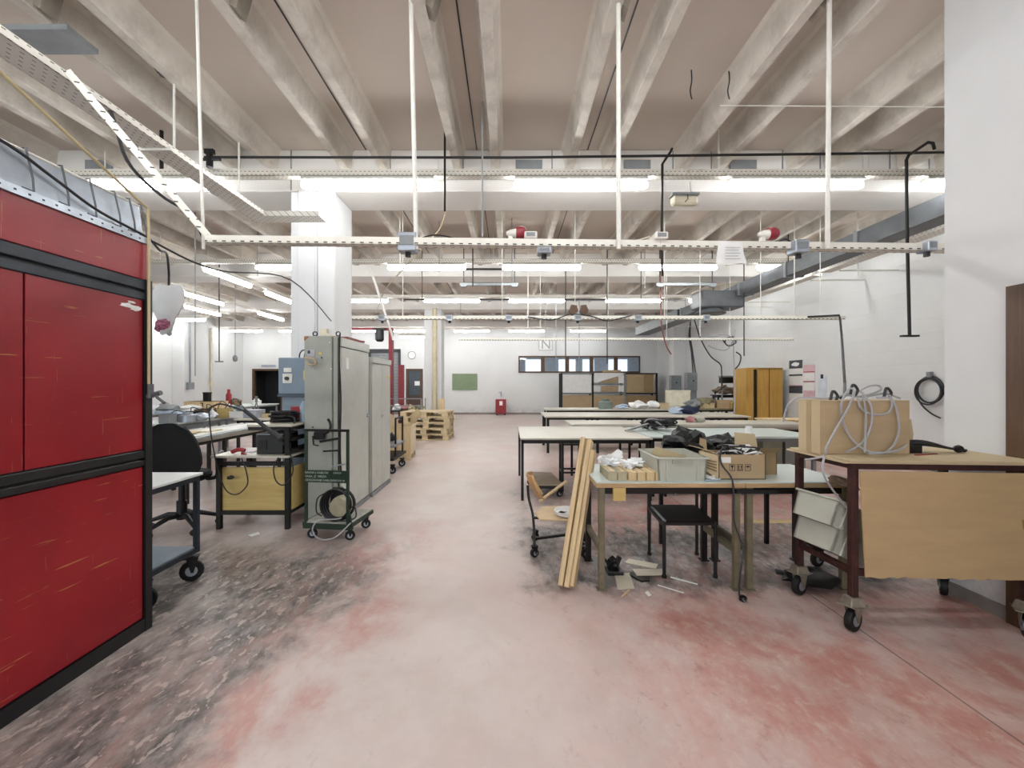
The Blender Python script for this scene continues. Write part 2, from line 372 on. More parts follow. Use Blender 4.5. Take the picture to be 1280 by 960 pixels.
def wall_y(name, x0, x1, z0, z1, y0, y1, holes, m):
    xs = sorted({x0, x1, *[h[0] for h in holes], *[h[1] for h in holes]}); zs = sorted({z0, z1, *[h[2] for h in holes], *[h[3] for h in holes]})
    mb = MB()
    for i in range(len(xs)-1):
        for j in range(len(zs)-1):
            cx, cz = (xs[i]+xs[i+1])/2, (zs[j]+zs[j+1])/2
            if not any(h[0] < cx < h[1] and h[2] < cz < h[3] for h in holes): mb.box(xs[i], xs[i+1], y0, y1, zs[j], zs[j+1])
    return struct(mb.build(name, m))
D1 = (-11.95, -10.55, 0, 2.13); D2 = (-4.78, -4.03, 0, 2.13); WS = (.45, 6.13, 1.94, 2.73); D3 = (-6.5, -5.1, 0, 3.0)
wall_y('wall_back', XL-.3, XR+.3, 0, ZC, YB, YB+.2, [D1, D2, WS, D3], WALL)
struct(MB().box(XL-.3, XL, YF, YB, 0, ZC).build('wall_left', WALL))
struct(MB().box(XR, XR+.3, 2.92, YB, 0, ZC).build('wall_right', WALL))
struct(MB().box(3.0, XR+.3, YF, 2.92, 0, ZC).build('wall_right_near', WALLP))
wall_y('wall_front', XL-.3, 3.0, 0, ZC, YF-.2, YF, [(-9.5, -6.9, 1.35, 3.25), (-5.5, -2.9, 1.35, 3.25), (-1.9, .7, 1.35, 3.25)], WALLP)
for k, wx in enumerate((-8.2, -4.2, -.6)):
    w = struct(MB().box(wx-1.3, wx+1.3, YF-.12, YF-.1, 1.35, 3.25).build('window_%d' % (k+2), GLASS))
    f = MB()
    for a in (-1.3, -.44, .44, 1.3): f.box(wx+a-.03, wx+a+.03, YF-.15, YF-.06, 1.35, 3.25)
    f.box(wx-1.3, wx+1.3, YF-.15, YF-.06, 1.35, 1.41).box(wx-1.3, wx+1.3, YF-.15, YF-.06, 3.19, 3.25).build('window_frame', WHITEP, w)
# columns
def column(y, cover=True):
    c = struct(MB().box(-2.73, -2.18, y, y+.6, 0, 3.83).build('column', WALLP, bevel=.015))
    if cover:
        MB().box(-2.62, -2.42, y-.03, y, 0, 3.83).build('cable_cover', WALLP, c, bevel=.004)
        MB().box(-2.395, -2.385, y-.004, y, 0, 3.83).build('joint', DIMG, c)
    return c
column(5.3); column(13.7, False)
for y, w in ((8.5, .5), (12.2, .5), (15.6, .6)): struct(MB().box(XL, XL+.45, y, y+w, 0, 3.9).build('column', WALL, bevel=.01))
struct(MB().box(6.42, XR, 16.5, 16.9, 0, 3.83).build('column', WALL, bevel=.01))
struct(MB().box(-.0, .0, 0, 0, 0, 0).build('trim_9', WALL)) if False else None
# back wall band and skirting
bs = struct(MB().box(-3.0, 2.9, YB-.015, YB, 0, .09).build('baseboard_back', mat('grey_skirting', '8a847e', .7)))
struct(MB().box(XR-.012, XR, 2.95, YB, 0, .08).build('baseboard_right', MC['grey_skirting']))
struct(MB().box(2.988, 3.0, 2.5, 2.92, 0, .08).build('baseboard_right_near', MC['grey_skirting']))
# rooms behind the openings
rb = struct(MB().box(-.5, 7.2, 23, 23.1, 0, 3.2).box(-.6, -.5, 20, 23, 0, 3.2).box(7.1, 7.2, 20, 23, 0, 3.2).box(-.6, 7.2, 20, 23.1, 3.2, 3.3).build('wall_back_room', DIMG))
for k, (a, b) in enumerate(((.9, 1.9), (2.7, 3.6), (4.0, 4.6), (5.4, 6.4))):
    MB().box(a, b, 22.9, 23, 1.2, 2.75).build('bright_panel', emis('daylit_blind_%d' % k, 'e4e9f0', .42), rb)  # added glowing panels stand in for bright windows of the room beyond
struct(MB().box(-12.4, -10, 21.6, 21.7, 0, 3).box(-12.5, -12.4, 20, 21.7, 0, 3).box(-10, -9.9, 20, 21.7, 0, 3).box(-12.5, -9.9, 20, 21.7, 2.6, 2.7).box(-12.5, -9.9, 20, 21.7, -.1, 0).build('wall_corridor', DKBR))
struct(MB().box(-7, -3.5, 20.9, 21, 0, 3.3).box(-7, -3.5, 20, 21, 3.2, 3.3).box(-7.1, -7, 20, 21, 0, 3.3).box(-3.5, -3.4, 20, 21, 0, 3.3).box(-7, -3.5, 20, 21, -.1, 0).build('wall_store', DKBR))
# window strip in the back wall
wn = struct(MB().box(WS[0], WS[1], YB-.03, YB+.02, WS[2], WS[2]+.07).box(WS[0], WS[1], YB-.03, YB+.02, WS[3]-.07, WS[3])
            .box(WS[0], WS[0]+.06, YB-.03, YB+.02, WS[2]+.07, WS[3]-.07).box(WS[1]-.06, WS[1], YB-.03, YB+.02, WS[2]+.07, WS[3]-.07).build('window_1', BROWND))
pw = (WS[1]-WS[0])/5
for k in range(5):
    a = WS[0]+k*pw
    if k: MB().box(a-.09, a+.09, YB-.032, YB+.022, WS[2]+.07, WS[3]-.07).build('mullion', BROWND, wn)
    MB().box(a+.06, a+pw-.06, YB+.0, YB+.01, WS[2]+.07, WS[3]-.07).build('pane', GLASS, wn)
# doors
def doorframe(n, D, leafm=None, openit=False):
    d = struct(MB().box(D[0]-.02, D[0]+.09, YB-.03, YB+.1, 0, D[3]).box(D[1]-.09, D[1]+.02, YB-.03, YB+.1, 0, D[3]).box(D[0]+.09, D[1]-.09, YB-.03, YB+.1, D[3]-.09, D[3]).build('door_%d' % n, BROWND)); return d
d1 = doorframe(1, D1)
d2 = doorframe(2, D2)
MB().box(D2[0]+.09, D2[1]-.09, YB+.02, YB+.06, .9, D2[3]-.09).build('glazed_panel', mat('dark_blue_grey', '3f4a52', .3), d2)
MB().box(D2[0]+.09, D2[1]-.09, YB+.02, YB+.06, .02, .88).build('lower_panel', mat('dark_brown_panel', '4d3a30', .6), d2)
MB().box(D2[0]+.38, D2[0]+.62, YB-.0, YB+.02, 1.35, 1.55).build('notice', PAPER, d2)
# near door on the right: brown frame
d3 = struct(MB().box(2.965, 3.02, 2.41, 2.53, 0, 2.0).box(2.965, 3.02, 1.45, 1.57, 0, 2.0).box(2.966, 3.02, 1.57, 2.41, 1.9, 2.0).build('door_3', BROWND))
MB().box(2.985, 3.01, 1.57, 2.41, 0, 1.9).build('door_leaf', mat('dark_brown_leaf', '2e211a', .5), d3)
# roller door
rd = struct(MB().box(D3[0]-.05, D3[0]+.05, YB-.05, YB+.05, 0, 3.05).box(D3[1]-.05, D3[1]+.05, YB-.05, YB+.05, 0, 3.05).box(D3[0], D3[1], YB-.05, YB+.05, 2.9, 3.05).build('door_4', DKBR))
sl = None
for k in range(20):
    if sl is None: sl = MB().box(D3[0]+.05, D3[1]-.05, YB+.05, YB+.075, 0, .135).build('slat', MIDG, rd); o = sl
    else: o = sl.copy(); COL.objects.link(o)
    o.location = (0, 0, .01+k*.145)

# ================================================================ LIGHTS
def make_light():
    t = thing('tube_light', '', 'light', (0, 0, 3.6))
    MB().prism([Vector(p) for p in ((0, -.07, .0), (0, -.035, .05), (0, .035, .05), (0, .07, .0), (0, .0, .012))], (-.75, 0, .035), (.75, 0, .035)).build('housing', WHITEP, t)
    pr = [(.0, -.765), (.024, -.76), (.038, -.74), (.045, -.71), (.045, .71), (.038, .74), (.024, .76), (.0, .765)]
    MB().lathe([(max(r, .002), h) for r, h in pr], (0, 0, -.005), 10, 'x').build('tube', LIT, t, smooth=True)
    for s in (-1, 1): MB().box(s*.62-.015, s*.62+.015, -.02, .02, .045, .08).build('clip', GALV, t)
    return t
LP = None
def light(x, y, z, rz, label):
    global LP
    if LP is None: LP = make_light(); LP['label'] = label; LP['group'] = 'fluorescent tube lights'; LP.location = (x, y, z); LP.rotation_euler = (0, 0, rz); return LP
    return dup(LP, (x, y, z), rz, label)
ORD = ['first', 'second', 'third', 'fourth', 'fifth', 'sixth', 'seventh']
ZL = 3.69
rows = [('nearest light row', 4.83, [-4.11, -1.6, .82, 3.27, 5.49]),
        ('second light row', 8.27, [-4.17, -1.6, .64, 3.3, 5.6]),
        ('third light row', 11.57, [-4.05, -1.55, .76, 3.4, 5.68]),
        ('last light row by the back wall', 18.2, [-6.3, -4.2, -1.6, .77, 3.4])]
for nm, y, xs in rows:
    for i, x in enumerate(xs): light(x, y, ZL, 0, 'glowing tube light, %s from left in the %s' % (ORD[i], nm))
for x, l in ((-4.1, 'over the red cabinet'), (-1.6, 'above and left of the camera'), (.8, 'above and right of the camera')):
    light(x, 1.4, ZL, 0, 'glowing tube light out of view '+l)
for x, y, l in ((-6.0, 9.1, 'near end of the single line left of the big column'), (-6.05, 11.3, 'far end of the single line left of the big column'), (-8.15, 11.35, 'upper one of the slanting lights over the left bay'),
                (-9.5, 13.2, 'lower one of the slanting lights over the left bay'), (-8.0, 14.3, 'short-looking slanting light beyond the left bay')):
    light(x, y, ZL, PI/2, 'lengthwise fluorescent tube light, '+l)
for x, y, l in ((-11.5, 15, 'above the left wall conduit'), (-11.35, 18.2, 'right before the dark left doorway'), (-9.1, 18.2, 'partly behind the big white column')):
    light(x, y, ZL, 0, 'crosswise fluorescent tube light in the left bay, '+l)
light(-3.6, 17.0, 3.3, 0, 'lower fluorescent tube light above the red steel frame')
# light-carrying channels
def channel(name, a, b, w, h, m, label, rods=(), ztop=ZC, group=None, rr=.006):
    a, b = Vector(a), Vector(b); L = (b-a).length; d = (b-a).normalized()
    t = thing(name, label, 'cable tray', a, math.atan2(d.y, d.x), group)
    th = .004
    ang = math.asin(d.z)
    M = Matrix.Rotation(-ang, 4, 'Y')
    o = MB().box(0, L, -w/2, w/2, 0, th, M).box(0, L, -w/2, -w/2+th, 0, h, M).box(0, L, w/2-th, w/2, 0, h, M).build('channel', m, t)
    for r in rods:
        p = M @ Vector((r, 0, h)); MB().cyl((r, 0, th), (r, 0, ztop-a.z), rr, 8).build('hanger_rod', WHITEP, t)
    return t
for nm, y, x0, x1, m in (('nearest', 4.83, -6.2, 6.6, PERFR), ('second', 8.27, -12.2, 6.2, PERFR), ('third', 11.57, -6, 6.2, PERFW), ('farthest', 18.2, -12, 5, PERFW)):
    channel('light_channel', (x0, y, 3.77), (x1, y, 3.77), .1, .075, m, 'perforated steel channel carrying the %s row of tube lights' % nm,
            [r for r in (1.6, 3.75, 5.4, 7.0, 8.6, 10.3, 11.9) if r < x1-x0], 4.07 if y < 5 else ZC)
for x, y0, y1, l in ((-6.03, 8.2, 12.4, 'nearest the big column'), (-8.1, 10.4, 15.2, 'in the middle of the left bay'), (-9.5, 12.2, 14.4, 'nearest the left wall')):
    channel('light_channel', (x, y0, 3.77), (x, y1, 3.77), .08, .06, PERFW, 'lengthwise perforated light channel '+l, (.3, (y1-y0)-.3))

for x0, x1, y, z, l in ((-12.3, -10.6, 15, 3.77, 'short channel over the left wall conduit'), (-4.5, -2.7, 17.0, 3.38, 'short low channel above the red frame')):
    channel('light_channel', (x0, y, z), (x1, y, z), .1, .07, PERFW, 'perforated light carrier, '+l, (.3, 1.4))
# low trunking rows with power boxes
t1 = channel('cable_trunking', (-2.07, 2.92, 2.385), (3.3, 3.1, 2.385), .07, .05, PERF, 'white perforated cable trunking crossing the view nearest the camera')
def rod(pa, pb, r, label, m=WHITEP, name='hanger_rod', cat='rod'): return solo(MB().cyl(pa, pb, r, 10), name, m, label, cat)
for (xt, xb, l) in ((513, 520, 'left of centre with a grey box at its foot'), (773, 773, 'right of centre'), (1037, 1034, 'left of the white wall corner'), (245, 254, 'at the trunking corner on the left')):
    d = 2.96
    rod((X(xb, d)+.002, d, 2.36), (X(xb, d)+(X(xt, d)-X(xb, d))*1.05, d, 4.345), .016 if xb > 300 else .011, 'long white vertical hanger rod, '+l)
channel('cable_trunking', (-2.6, 6.4, 2.39), (5.05, 6.4, 2.39), .07, .055, PERF, 'white perforated cable trunking across the hall at mid distance', (1.0, 2.5, 3.6, 4.95, 6.4, 7.3))
channel('cable_trunking', (-1.1, 9.4, 2.39), (6.3, 9.4, 2.39), .06, .05, PERF, 'thin white cable trunking across the hall, farthest one', (1.8, 3.3, 4.6, 6.0))
channel('sloping_channel', (-2.74, 2.62, 3.33), (-2.07, 2.92, 2.40), .06, .045, PERF, 'sloping white perforated channel joining wide upper tray to near trunking')
wt = thing('wide_cable_tray', 'wide perforated cable tray overhead on the left, running to the big column', 'cable tray', (-2.87, 4.9, 3.33), -PI/2)
MB().box(0, 3.6, -.1, .1, 0, .004).box(0, 3.6, -.1, -.096, 0, .05).box(0, 3.6, .096, .1, 0, .05).build('channel', PERFW, wt)
MB().box(-.1, .1, -.1, .72, -.006, -.002).box(-.1, -.096, -.1, .72, 0, .05).box(.096, .1, .1, .72, 0, .05).build('turning_piece', PERFW, wt)
for r in (.25, 1.15, 2.6): MB().cyl((r, -.09, .0), (r, -.09, .74), .01, 8).build('hanger_rod', WHITEP, wt)
MB().beam((1.45, -.13, .0), (1.45, .13, .0), .03, .03).build('cross_bar', WHITEP, wt)
cable('black_cable', [(-2.88, 2.7, 3.37), (-2.8, 2.95, 3.36), (-2.7, 3.0, 3.0), (-2.45, 2.98, 2.75), (-2.25, 3.0, 2.62), (-2.15, 2.98, 2.45)], .011, DKCAB, 'black cable bundle running down behind the sloping white channel')
# trunking furniture
def pbox(x, y, z, l, w=.11, h=.1, m=GALV):
    t = thing('junction_box', l, 'junction box', (x, y, z)); MB().box(-w/2, w/2, -.05, .05, 0, h).build('casing', m, t, bevel=.006)
    MB().box(-w/2+.015, w/2-.015, -.056, -.05, h*.3, h*.8).build('lid', MIDG, t); MB().cyl((0, 0, -.03), (0, 0, 0), .02, 10).build('gland', BLACK, t); return t
pbox(X(510, 2.98), 2.985, 2.345, 'large grey junction box on the near trunking left of centre', .13, .13)
pbox(X(663, 3.0), 3.0, 2.435, 'small white socket box on near trunking beside the centre alarm', .09, .05, WHITEP)
pbox(X(825, 3.0), 3.01, 2.435, 'small white socket box on near trunking right of centre', .09, .05, WHITEP)
pbox(X(680, 3.0), 3.0, 2.335, 'grey box under the near trunking, right of the middle alarm', .1, .045)
pbox(X(1000, 3.0), 3.02, 2.345, 'grey junction box on the near trunking below the right alarm', .1, .09)
pbox(X(1160, 3.05), 3.06, 2.37, 'grey sleeve box on near trunking close to the white corner', .07, .07)
for px, l in ((478, 'left part'), (562, 'middle left'), (636, 'middle'), (722, 'under the twin floodlights'), (797, 'right of the middle'), (882, 'right part')):
    pbox(X(px, 6.4), 6.4, 2.37, 'small grey power box on the mid-distance trunking, '+l, .1, .09)
def alarm(x, y, z, l):
    t = thing('alarm_light', l, 'alarm', (x, y, z)); MB().lathe([(.012, -.03), (.026, 0), (.034, .04)], (0, 0, .05), 14, 'x').build('base', WHITEP, t, smooth=True)
    MB().lathe([(.044, -.02), (.046, .01), (.042, .035), (.026, .052), (.003, .058)], (.06, -.0, .055), 14, 'x').build('dome', REDDK, t, smooth=True)
    MB().beam((0, 0, 0), (0, 0, .03), .03, .03).build('foot', WHITEP, t)
    for g in (-1,): pass
    return t
alarm(X(638, 3.0), 3.0, 2.435, 'red dome alarm light on the near trunking at picture centre')
alarm(X(955, 3.0), 3.02, 2.435, 'red dome alarm light on the near trunking at right')
cable('thin_black_cable', [P(650, 300, 3.0), P(652, 292, 3.0), P(657, 287, 3.0), P(662, 298, 3.0)], .004, DKCAB, 'short black loop of cable beside the centre alarm light')
cable('thin_black_cable', [P(523, 299, 3.02), P(540, 294, 3.05), P(556, 295, 3.05), P(575, 300, 3.03)], .005, DKCAB, 'black cable humped along the near trunking right of the large grey box')
cable('pale_cable', [P(780, 301, 3.02), P(797, 300, 3.02), P(812, 296, 3.05), P(806, 301, 3.05), P(786, 304, 3.03)], .004, CREAM, 'pale cable looped on the near trunking right of the white rod')
cable('thin_black_cable', [P(974, 302, 3.03), P(982, 299, 3.03), P(990, 303, 3.03), P(1000, 306, 3.0)], .006, DKCAB, 'black cable knot on the near trunking right of the right alarm')
cable('pale_cable', [P(557, 265, 3.6), P(550, 285, 3.3), P(540, 297, 3.02)], .004, YELH, 'yellowish cable dropping onto the near trunking')
cable('pale_cable', [P(526, 312, 3.0), P(505, 335, 3.6), P(480, 365, 5.0), P(470, 392, 6.38)], .006, CREAM, 'pale cable stretched from the large grey box back to far trunking')
cd = thing('instruction_card', 'crumpled white instruction card hanging from the near trunking at right', 'card', P(914, 330, 2.97))
cm = MB()
for j in range(6):
    for i in range(5):
        pass
vs = []; fs = []
for j in range(7):
    w = .085+.02*(1-j/6)
    for i in range(6): vs.append((-w+2*w*i/5, .012*math.sin(i*1.1+j*.6)-.0, .155*j/6+.004*math.sin(i*2)))
for j in range(6):
    for i in range(5): k = j*6+i; fs.append((k, k+1, k+7, k+6))
cm.add(vs, fs).build('sheet', PAPER, cd, smooth=True)
for k in range(5): MB().box(-.05, .055-.01*(k % 2), -.017, -.0155, .03+k*.02, .033+k*.02).build('printed_line', DIMG, cd)
# dark pipe with drops in front of the first beam
solo(MB().tube([(X(262, 4.78), 4.7, Z(198, 4.78)-.03), (X(640, 4.78), 4.7, 3.93), (6.0, 4.7, 4.0)], .014, 8), 'dark_conduit', DARKST, 'long dark conduit running crosswise above the nearest lights', 'pipe')
v = thing('pipe_valve', 'black valve assembly at the left end of the dark overhead conduit', 'valve', (X(262, 4.7), 4.7, 3.82))
MB().cyl((0, 0, 0), (0, 0, .17), .035, 10).build('body', BLACK, v); MB().cyl((-.1, 0, .09), (.12, 0, .09), .018, 8).build('nipple', BLACK, v); MB().box(-.05, .05, -.02, .02, .15, .2).build('knob', BLACK, v)
def drop(px, y0, y1, d, r, l, m=DARKST, foot=0):
    a = P(px, y0, d); a.z = 4.345; mb = MB().cyl(a, P(px, y1, d), r, 8)
    if foot: mb.beam(P(px-foot, y1, d), P(px+foot, y1, d), .03, .02)
    return solo(mb, 'drop_pipe', m, l, 'pipe')
drop(556, 176, 264, 4.6, .012, 'short dark drop pipe ending in a yellow cable left of centre')
solo(MB().tube([P(840, 186, 4.75), P(838, 190, 4.72), P(828, 205, 4.68), P(827, 300, 4.66), P(828, 345, 4.66)], .014, 8), 'drop_pipe', DARKST, 'bent dark drop pipe right of the nearest central light', 'pipe')
solo(MB().tube([P(1168, 186, 4.75), P(1166, 179, 4.7), P(1160, 178, 4.68), P(1136, 194, 4.62), P(1133, 200, 4.6), P(1134, 300, 4.6), P(1137, 419, 4.6)], .016, 8).beam(P(1127, 420, 4.6), P(1147, 420, 4.6), .05, .02), 'drop_pipe', DARKST, 'long dark drop pipe with T foot in front of the right wall', 'pipe')
drop(202, 148, 212, 4.9, .02, 'short thick dark pipe end hanging left of the wide tray')
for px, y0, y1, l in ((898, 150, 214, 'right of centre'), (724, 131, 214, 'above the middle light'), (1079, 134, 214, 'at the right'), (1087, 128, 214, 'at the right, beside its twin')):
    drop(px, y0, y1, 4.87, .009, 'thin white hanger from rib to nearest light channel, '+l, WHITEP)
em = thing('emergency_light', 'small white emergency light on a bracket under the nearest channel', 'light fitting', P(855, 257, 4.75))
MB().box(-.14, .14, -.05, .05, 0, .1).build('body', CREAM, em, bevel=.02); MB().box(-.15, .15, -.055, .055, .1, .125).build('cap', MIDG, em)
MB().beam((.09, .03, .12), (.09, .06, .29), .02, .02).build('bracket', WHITEP, em); MB().tube([(0.02, -.055, .1), (.02, -.055, .05), (-.01, -.055, .02)], .005, 6).build('cord', DKCAB, em)
# mid-hall overhead pieces
for y, z, x0, x1, l in ((8.6, 3.57, -4.5, 6.3, 'second'), (9.3, 3.27, -2.3, 3.3, 'third')):
    zz = z if l == 'third' else 3.95; solo(MB().cyl((x0, y, zz), (x1, y, zz), .011, 8).cyl((x0+.4, y, zz), (x0+.4, y, 4.345), .008, 6).cyl((x1-.4, y, zz), (x1-.4, y, 4.345), .008, 6), 'dark_conduit', DARKST, 'thin dark conduit crossing the hall overhead, %s from the camera' % l, 'pipe')
def track(x0, x1, y, z, l):
    t = thing('light_track', l, 'track', (x0, y, z)); L = x1-x0
    MB().box(0, L, -.03, .03, 0, .05).build('rail', MIDG, t); MB().box(0, L, -.035, .035, .05, .06).build('rail_cap', DARKST, t)
    for a in (.08, L-.08): MB().cyl((a, 0, .06), (a, 0, ZC-z-.002), .01, 6).build('hanger', DARKST, t); MB().box(a-.06, a+.06, -.04, .04, -.03, .0).build('end_box', MIDG, t)
    MB().box(0, L, -.02, .02, .33, .36).build('upper_bar', DARKST, t); return t
track(X(575, 8.9), X(648, 8.9), 8.9, Z(357, 8.9), 'short suspended rail track left of centre, below the second light row')
track(X(820, 8.9), X(895, 8.9), 8.9, Z(357, 8.9), 'short suspended rail track right of centre beside the duct')
fd = thing('twin_floodlight', 'dark twin floodlight on the mid trunking right of centre', 'floodlight', P(723, 398, 6.4))
for s in (-1, 1): MB().prism([Vector(p) for p in ((.01*s, 0, .1), (.09*s, 0, .04), (.15*s, 0, .11), (.11*s, 0, .2), (.03*s, 0, .19))], (0, -.04, 0), (0, .04, 0)).build('lamp_head', BROWND, fd)
MB().beam((0, 0, 0), (0, 0, .12), .03, .03).build('post', GALV, fd)
cable('thin_black_cable', [P(660, 396, 6.35), P(690, 400, 6.35), P(712, 393, 6.35), P(738, 395, 6.35), P(758, 401, 6.35), P(775, 398, 6.35), P(790, 394, 6.35)], .008, DKCAB, 'dark cable swagging along the mid-distance trunking')
for px, y0, y1, d, l, m in ((591, 320, 358, 8.2, 'left of the centre light', DARKST), (707, 330, 445, 9.2, 'before the back windows', DARKST), (759, 320, 455, 8.8, 'right of the centre', DARKST), (930, 400, 445, 9.0, 'before the right wall', DARKST),
                        (274, 378, 452, 9.2, 'over the left benches', DARKST), (695, 400, 455, 12, 'thin one before the back windows', DIMG), (724, 405, 460, 12, 'thin one nearer the whiteboard', DIMG)):
    drop(px, y0, y1, d, .011, 'thin vertical drop rod '+l, m, 5 if px == 274 else 0)
sg = thing('hanging_sign', 'square framed sign with a large grey letter N near back wall', 'sign', P(682, 438, 12))
MB().box(-.18, .18, 0, .015, 0, .36).build('board', PAPER, sg); MB().box(-.19, .19, -.005, .02, 0, .012).box(-.19, .19, -.005, .02, .35, .365).box(-.19, -.178, -.005, .02, 0, .365).box(.178, .19, -.005, .02, 0, .365).build('frame', MIDG, sg)
text('N', .38, mat('grey_letter', '9fa2a4', .7), sg, (-.14, -.008, .045)); MB().cyl((0, .01, .36), (0, .01, ZC-Z(438, 12)-.002), .006, 6).build('hanger', DIMG, sg)
# ducts on the right
dk = thing('air_duct', 'long rectangular grey air duct along the right wall under the beams', 'duct', (4.98, 3.0, 3.36))
for k in range(6):
    y = k*1.55; MB().box(0, .3, y, y+1.53, 0, .24).build('duct_section', GALVD, dk); MB().box(-.02, .32, y+1.5, y+1.56, -.02, .26).build('flange', MIDG, dk)
for y in (1.4, 4.6, 7.4): MB().cyl((.03, y, .24), (.03, y, .98), .008, 6).build('hanger', DARKST, dk)
MB().box(-.75, .2, 6.3, 6.85, -.25, .12).build('branch', GALVD, dk, bevel=.03); MB().lathe([(.32, 0), (.34, .02), (.2, .12)], (-.45, 6.55, -.37), 18).build('diffuser', GALVD, dk)
dk2 = thing('air_duct', 'short far piece of dark air duct high at the right back corner', 'duct', (4.9, 12.4, 3.3)); MB().cyl((.1, 2, .3), (.1, 2, 1.045), .01, 6).build('hanger', DARKST, dk2); MB().box(0, .5, 0, 4.0, 0, .3).build('duct_section', MIDG, dk2); MB().beam((.05, -.02, .0), (.05, -.02, .3), .05, .05).build('rim', BLACK, dk2)
for y0, y1, l in ((3.4, 7.7, 'nearest piece'), (7.9, 10.6, 'middle piece'), (10.8, 15, 'farthest piece')):
    t = channel('wall_cable_tray', (5.74, y0, 3.44), (5.74, y1, 3.44), .2, .06, PERFW, 'perforated cable tray high beside the right wall, '+l); 
    MB().beam((.3, -.1, -.01), (.3, -1.15, -.01), .03, .02).build('wall_bracket', WHITEP, t); MB().beam((y1-y0-.2, -.1, -.01), (y1-y0-.2, -1.15, -.01), .03, .02).build('wall_bracket', WHITEP, t)


for x, y0, l in ((1.7, 4.0, 'left'), (2.05, 4.0, 'right')):
    solo(MB().tube(smoothpath([(x, 3.95, 4.345), (x+.005, 3.95, 4.25), (x-.01, 3.95, 4.15), (x+.01, 3.96, 4.08)]), .006, 6), 'cut_cable', DKCAB, 'short cut cable end hanging from the ceiling, %s one of two' % l, 'cable', smooth=True)
solo(MB().cyl((X(900, 3.4), 3.4, Z(132, 3.4)), (3.75, 3.4, Z(134, 3.4)), .004, 6), 'string_line', WHITEP, 'thin white cord strung under the ribs at upper right', 'cord')
solo(MB().box(-3.85, -3.25, 3.12, 3.36, 4.03, 4.069), 'ceiling_plate', MIDG, 'grey flat metal plate under the ribs at the upper left', 'plate')
solo(MB().lump((-3.02, 3.7, 4.15), (.03, .09, .06), 5, rough=.6), 'rib_damage', DARKST, 'dark broken patch on the side of a rib upper left', 'patch')
for px, d, yb, l, m in ((500, 6.38, 330, 'left of the far column', WHITEP), (549, 7.6, 340, 'between first and second light rows', DIMG), (660, 9.38, 424, 'middle one on the thin far trunking', WHITEP), (640, 7.5, 352, 'ending above the centre', DIMG), (806, 8.9, 360, 'above the right rail track', DIMG),
                     (875, 7.9, 420, 'right of the red hose', WHITEP), (993, 7.2, 395, 'before the right wall', WHITEP), (1072, 6.8, 345, 'nearest the right wall', WHITEP), (603, 4.4, 296, 'just behind the near trunking left', DIMG), (430, 6.2, 300, 'hidden partly by the column', DIMG), (322, 7.7, 345, 'over the left bay', DIMG), (244, 7.0, 470, 'dark one at the left wall', DIMG)):
    drop(px, 300, yb, d, .009, 'thin hanger rod, '+l, m)
for z, y, x0, x1, l in ((3.9, 12.6, -2, 6, 'upper'), (3.55, 13.2, -2, 6, 'lower')): solo(MB().cyl((x0, y, z), (x1, y, z), .014, 6).cyl((x0+.5, y, z), (x0+.5, y, 4.33), .01, 6).cyl((x1-.5, y, z), (x1-.5, y, 4.33), .01, 6), 'dark_conduit', DIMG, 'thin grey conduit far down the hall, %s one of two' % l, 'pipe')
# ================================================================ LEFT FOREGROUND: red cabinet wall
rc = thing('red_cabinet', 'large scratched red metal cabinet with black rails in the left foreground', 'cabinet', (-2.1, 1.2, 0))
W = dict(world=True)
MB().box(-2.75, -2.11, -.9, 2.47, .04, 2.22).build('carcass', BLACK, rc, **W)
for i, (a, b, l) in enumerate(((-.9, .5, ''), (.51, 1.832, ''), (1.84, 2.43, ''))):
    MB().box(-2.11, -2.098, a, b, 1.045, 1.9).build('upper_panel', RED, rc, bevel=.002, **W)
MB().box(-2.11, -2.098, -.9, 2.43, .08, .945).build('lower_panel', RED, rc, bevel=.002, **W)
MB().box(-2.11, -2.098, -.9, 2.46, 2.02, 2.225).build('top_panel', RED, rc, bevel=.002, **W)
for z0, z1 in ((1.9, 1.945), (1.96, 2.015), (.95, .985), (.995, 1.04)):
    MB().box(-2.115, -2.09, -.9, 2.455, z0, z1).build('rail', BLACK if z0 < 1.5 else BLUEG, rc, bevel=.004, **W)
MB().box(-2.12, -2.088, -.9, 2.475, 0, .075).build('plinth', BLACK, rc, **W)
MB().box(-2.125, -2.085, 2.435, 2.48, 0, 2.02).build('corner_post', BLACK, rc, **W)
for k, (px, py, w_, h_) in enumerate(((170, 382, .05, .012), (160, 377, .02, .006), (178, 384, .03, .016))):
    q = P(px, py, 2.34); MB().lump((-2.097, q.y+.02*k, q.z), (.004, w_, h_), 7+k, rough=.6).build('peeled_label', PAPER, rc, **W)
# sheet-metal gutter on top
gu = thing('metal_gutter', 'galvanised sheet metal cable gutter with wire hooks on top of red cabinet', 'gutter', (-2.1, 1.2, 2.226))
MB().box(-2.14, -2.085, -.9, 2.47, 2.226, 2.262).build('bottom_lip', GALV, gu, **W)
rv = MB()
for k in range(60): rv.box(-2.0845, -2.0835, -.8+k*.055, -.79+k*.055, 2.24, 2.248)
rv.build('rivet_row', BLACK, gu, **W)
MB().prism([Vector(p) for p in ((-2.125, 0, 2.262), (-2.12, 0, 2.262), (-2.145, 0, 2.45), (-2.15, 0, 2.45))], (0, -.9, 0), (0, 2.46, 0)).build('side_sheet', GALV, gu, **W)
MB().cyl((-2.145, -.9, 2.452), (-2.145, 2.46, 2.452), .006, 6).build('rolled_edge', WHITEP, gu, **W)
MB().box(-2.7, -2.15, 2.44, 2.46, 2.23, 2.44).build('end_sheet', GALV, gu, **W)
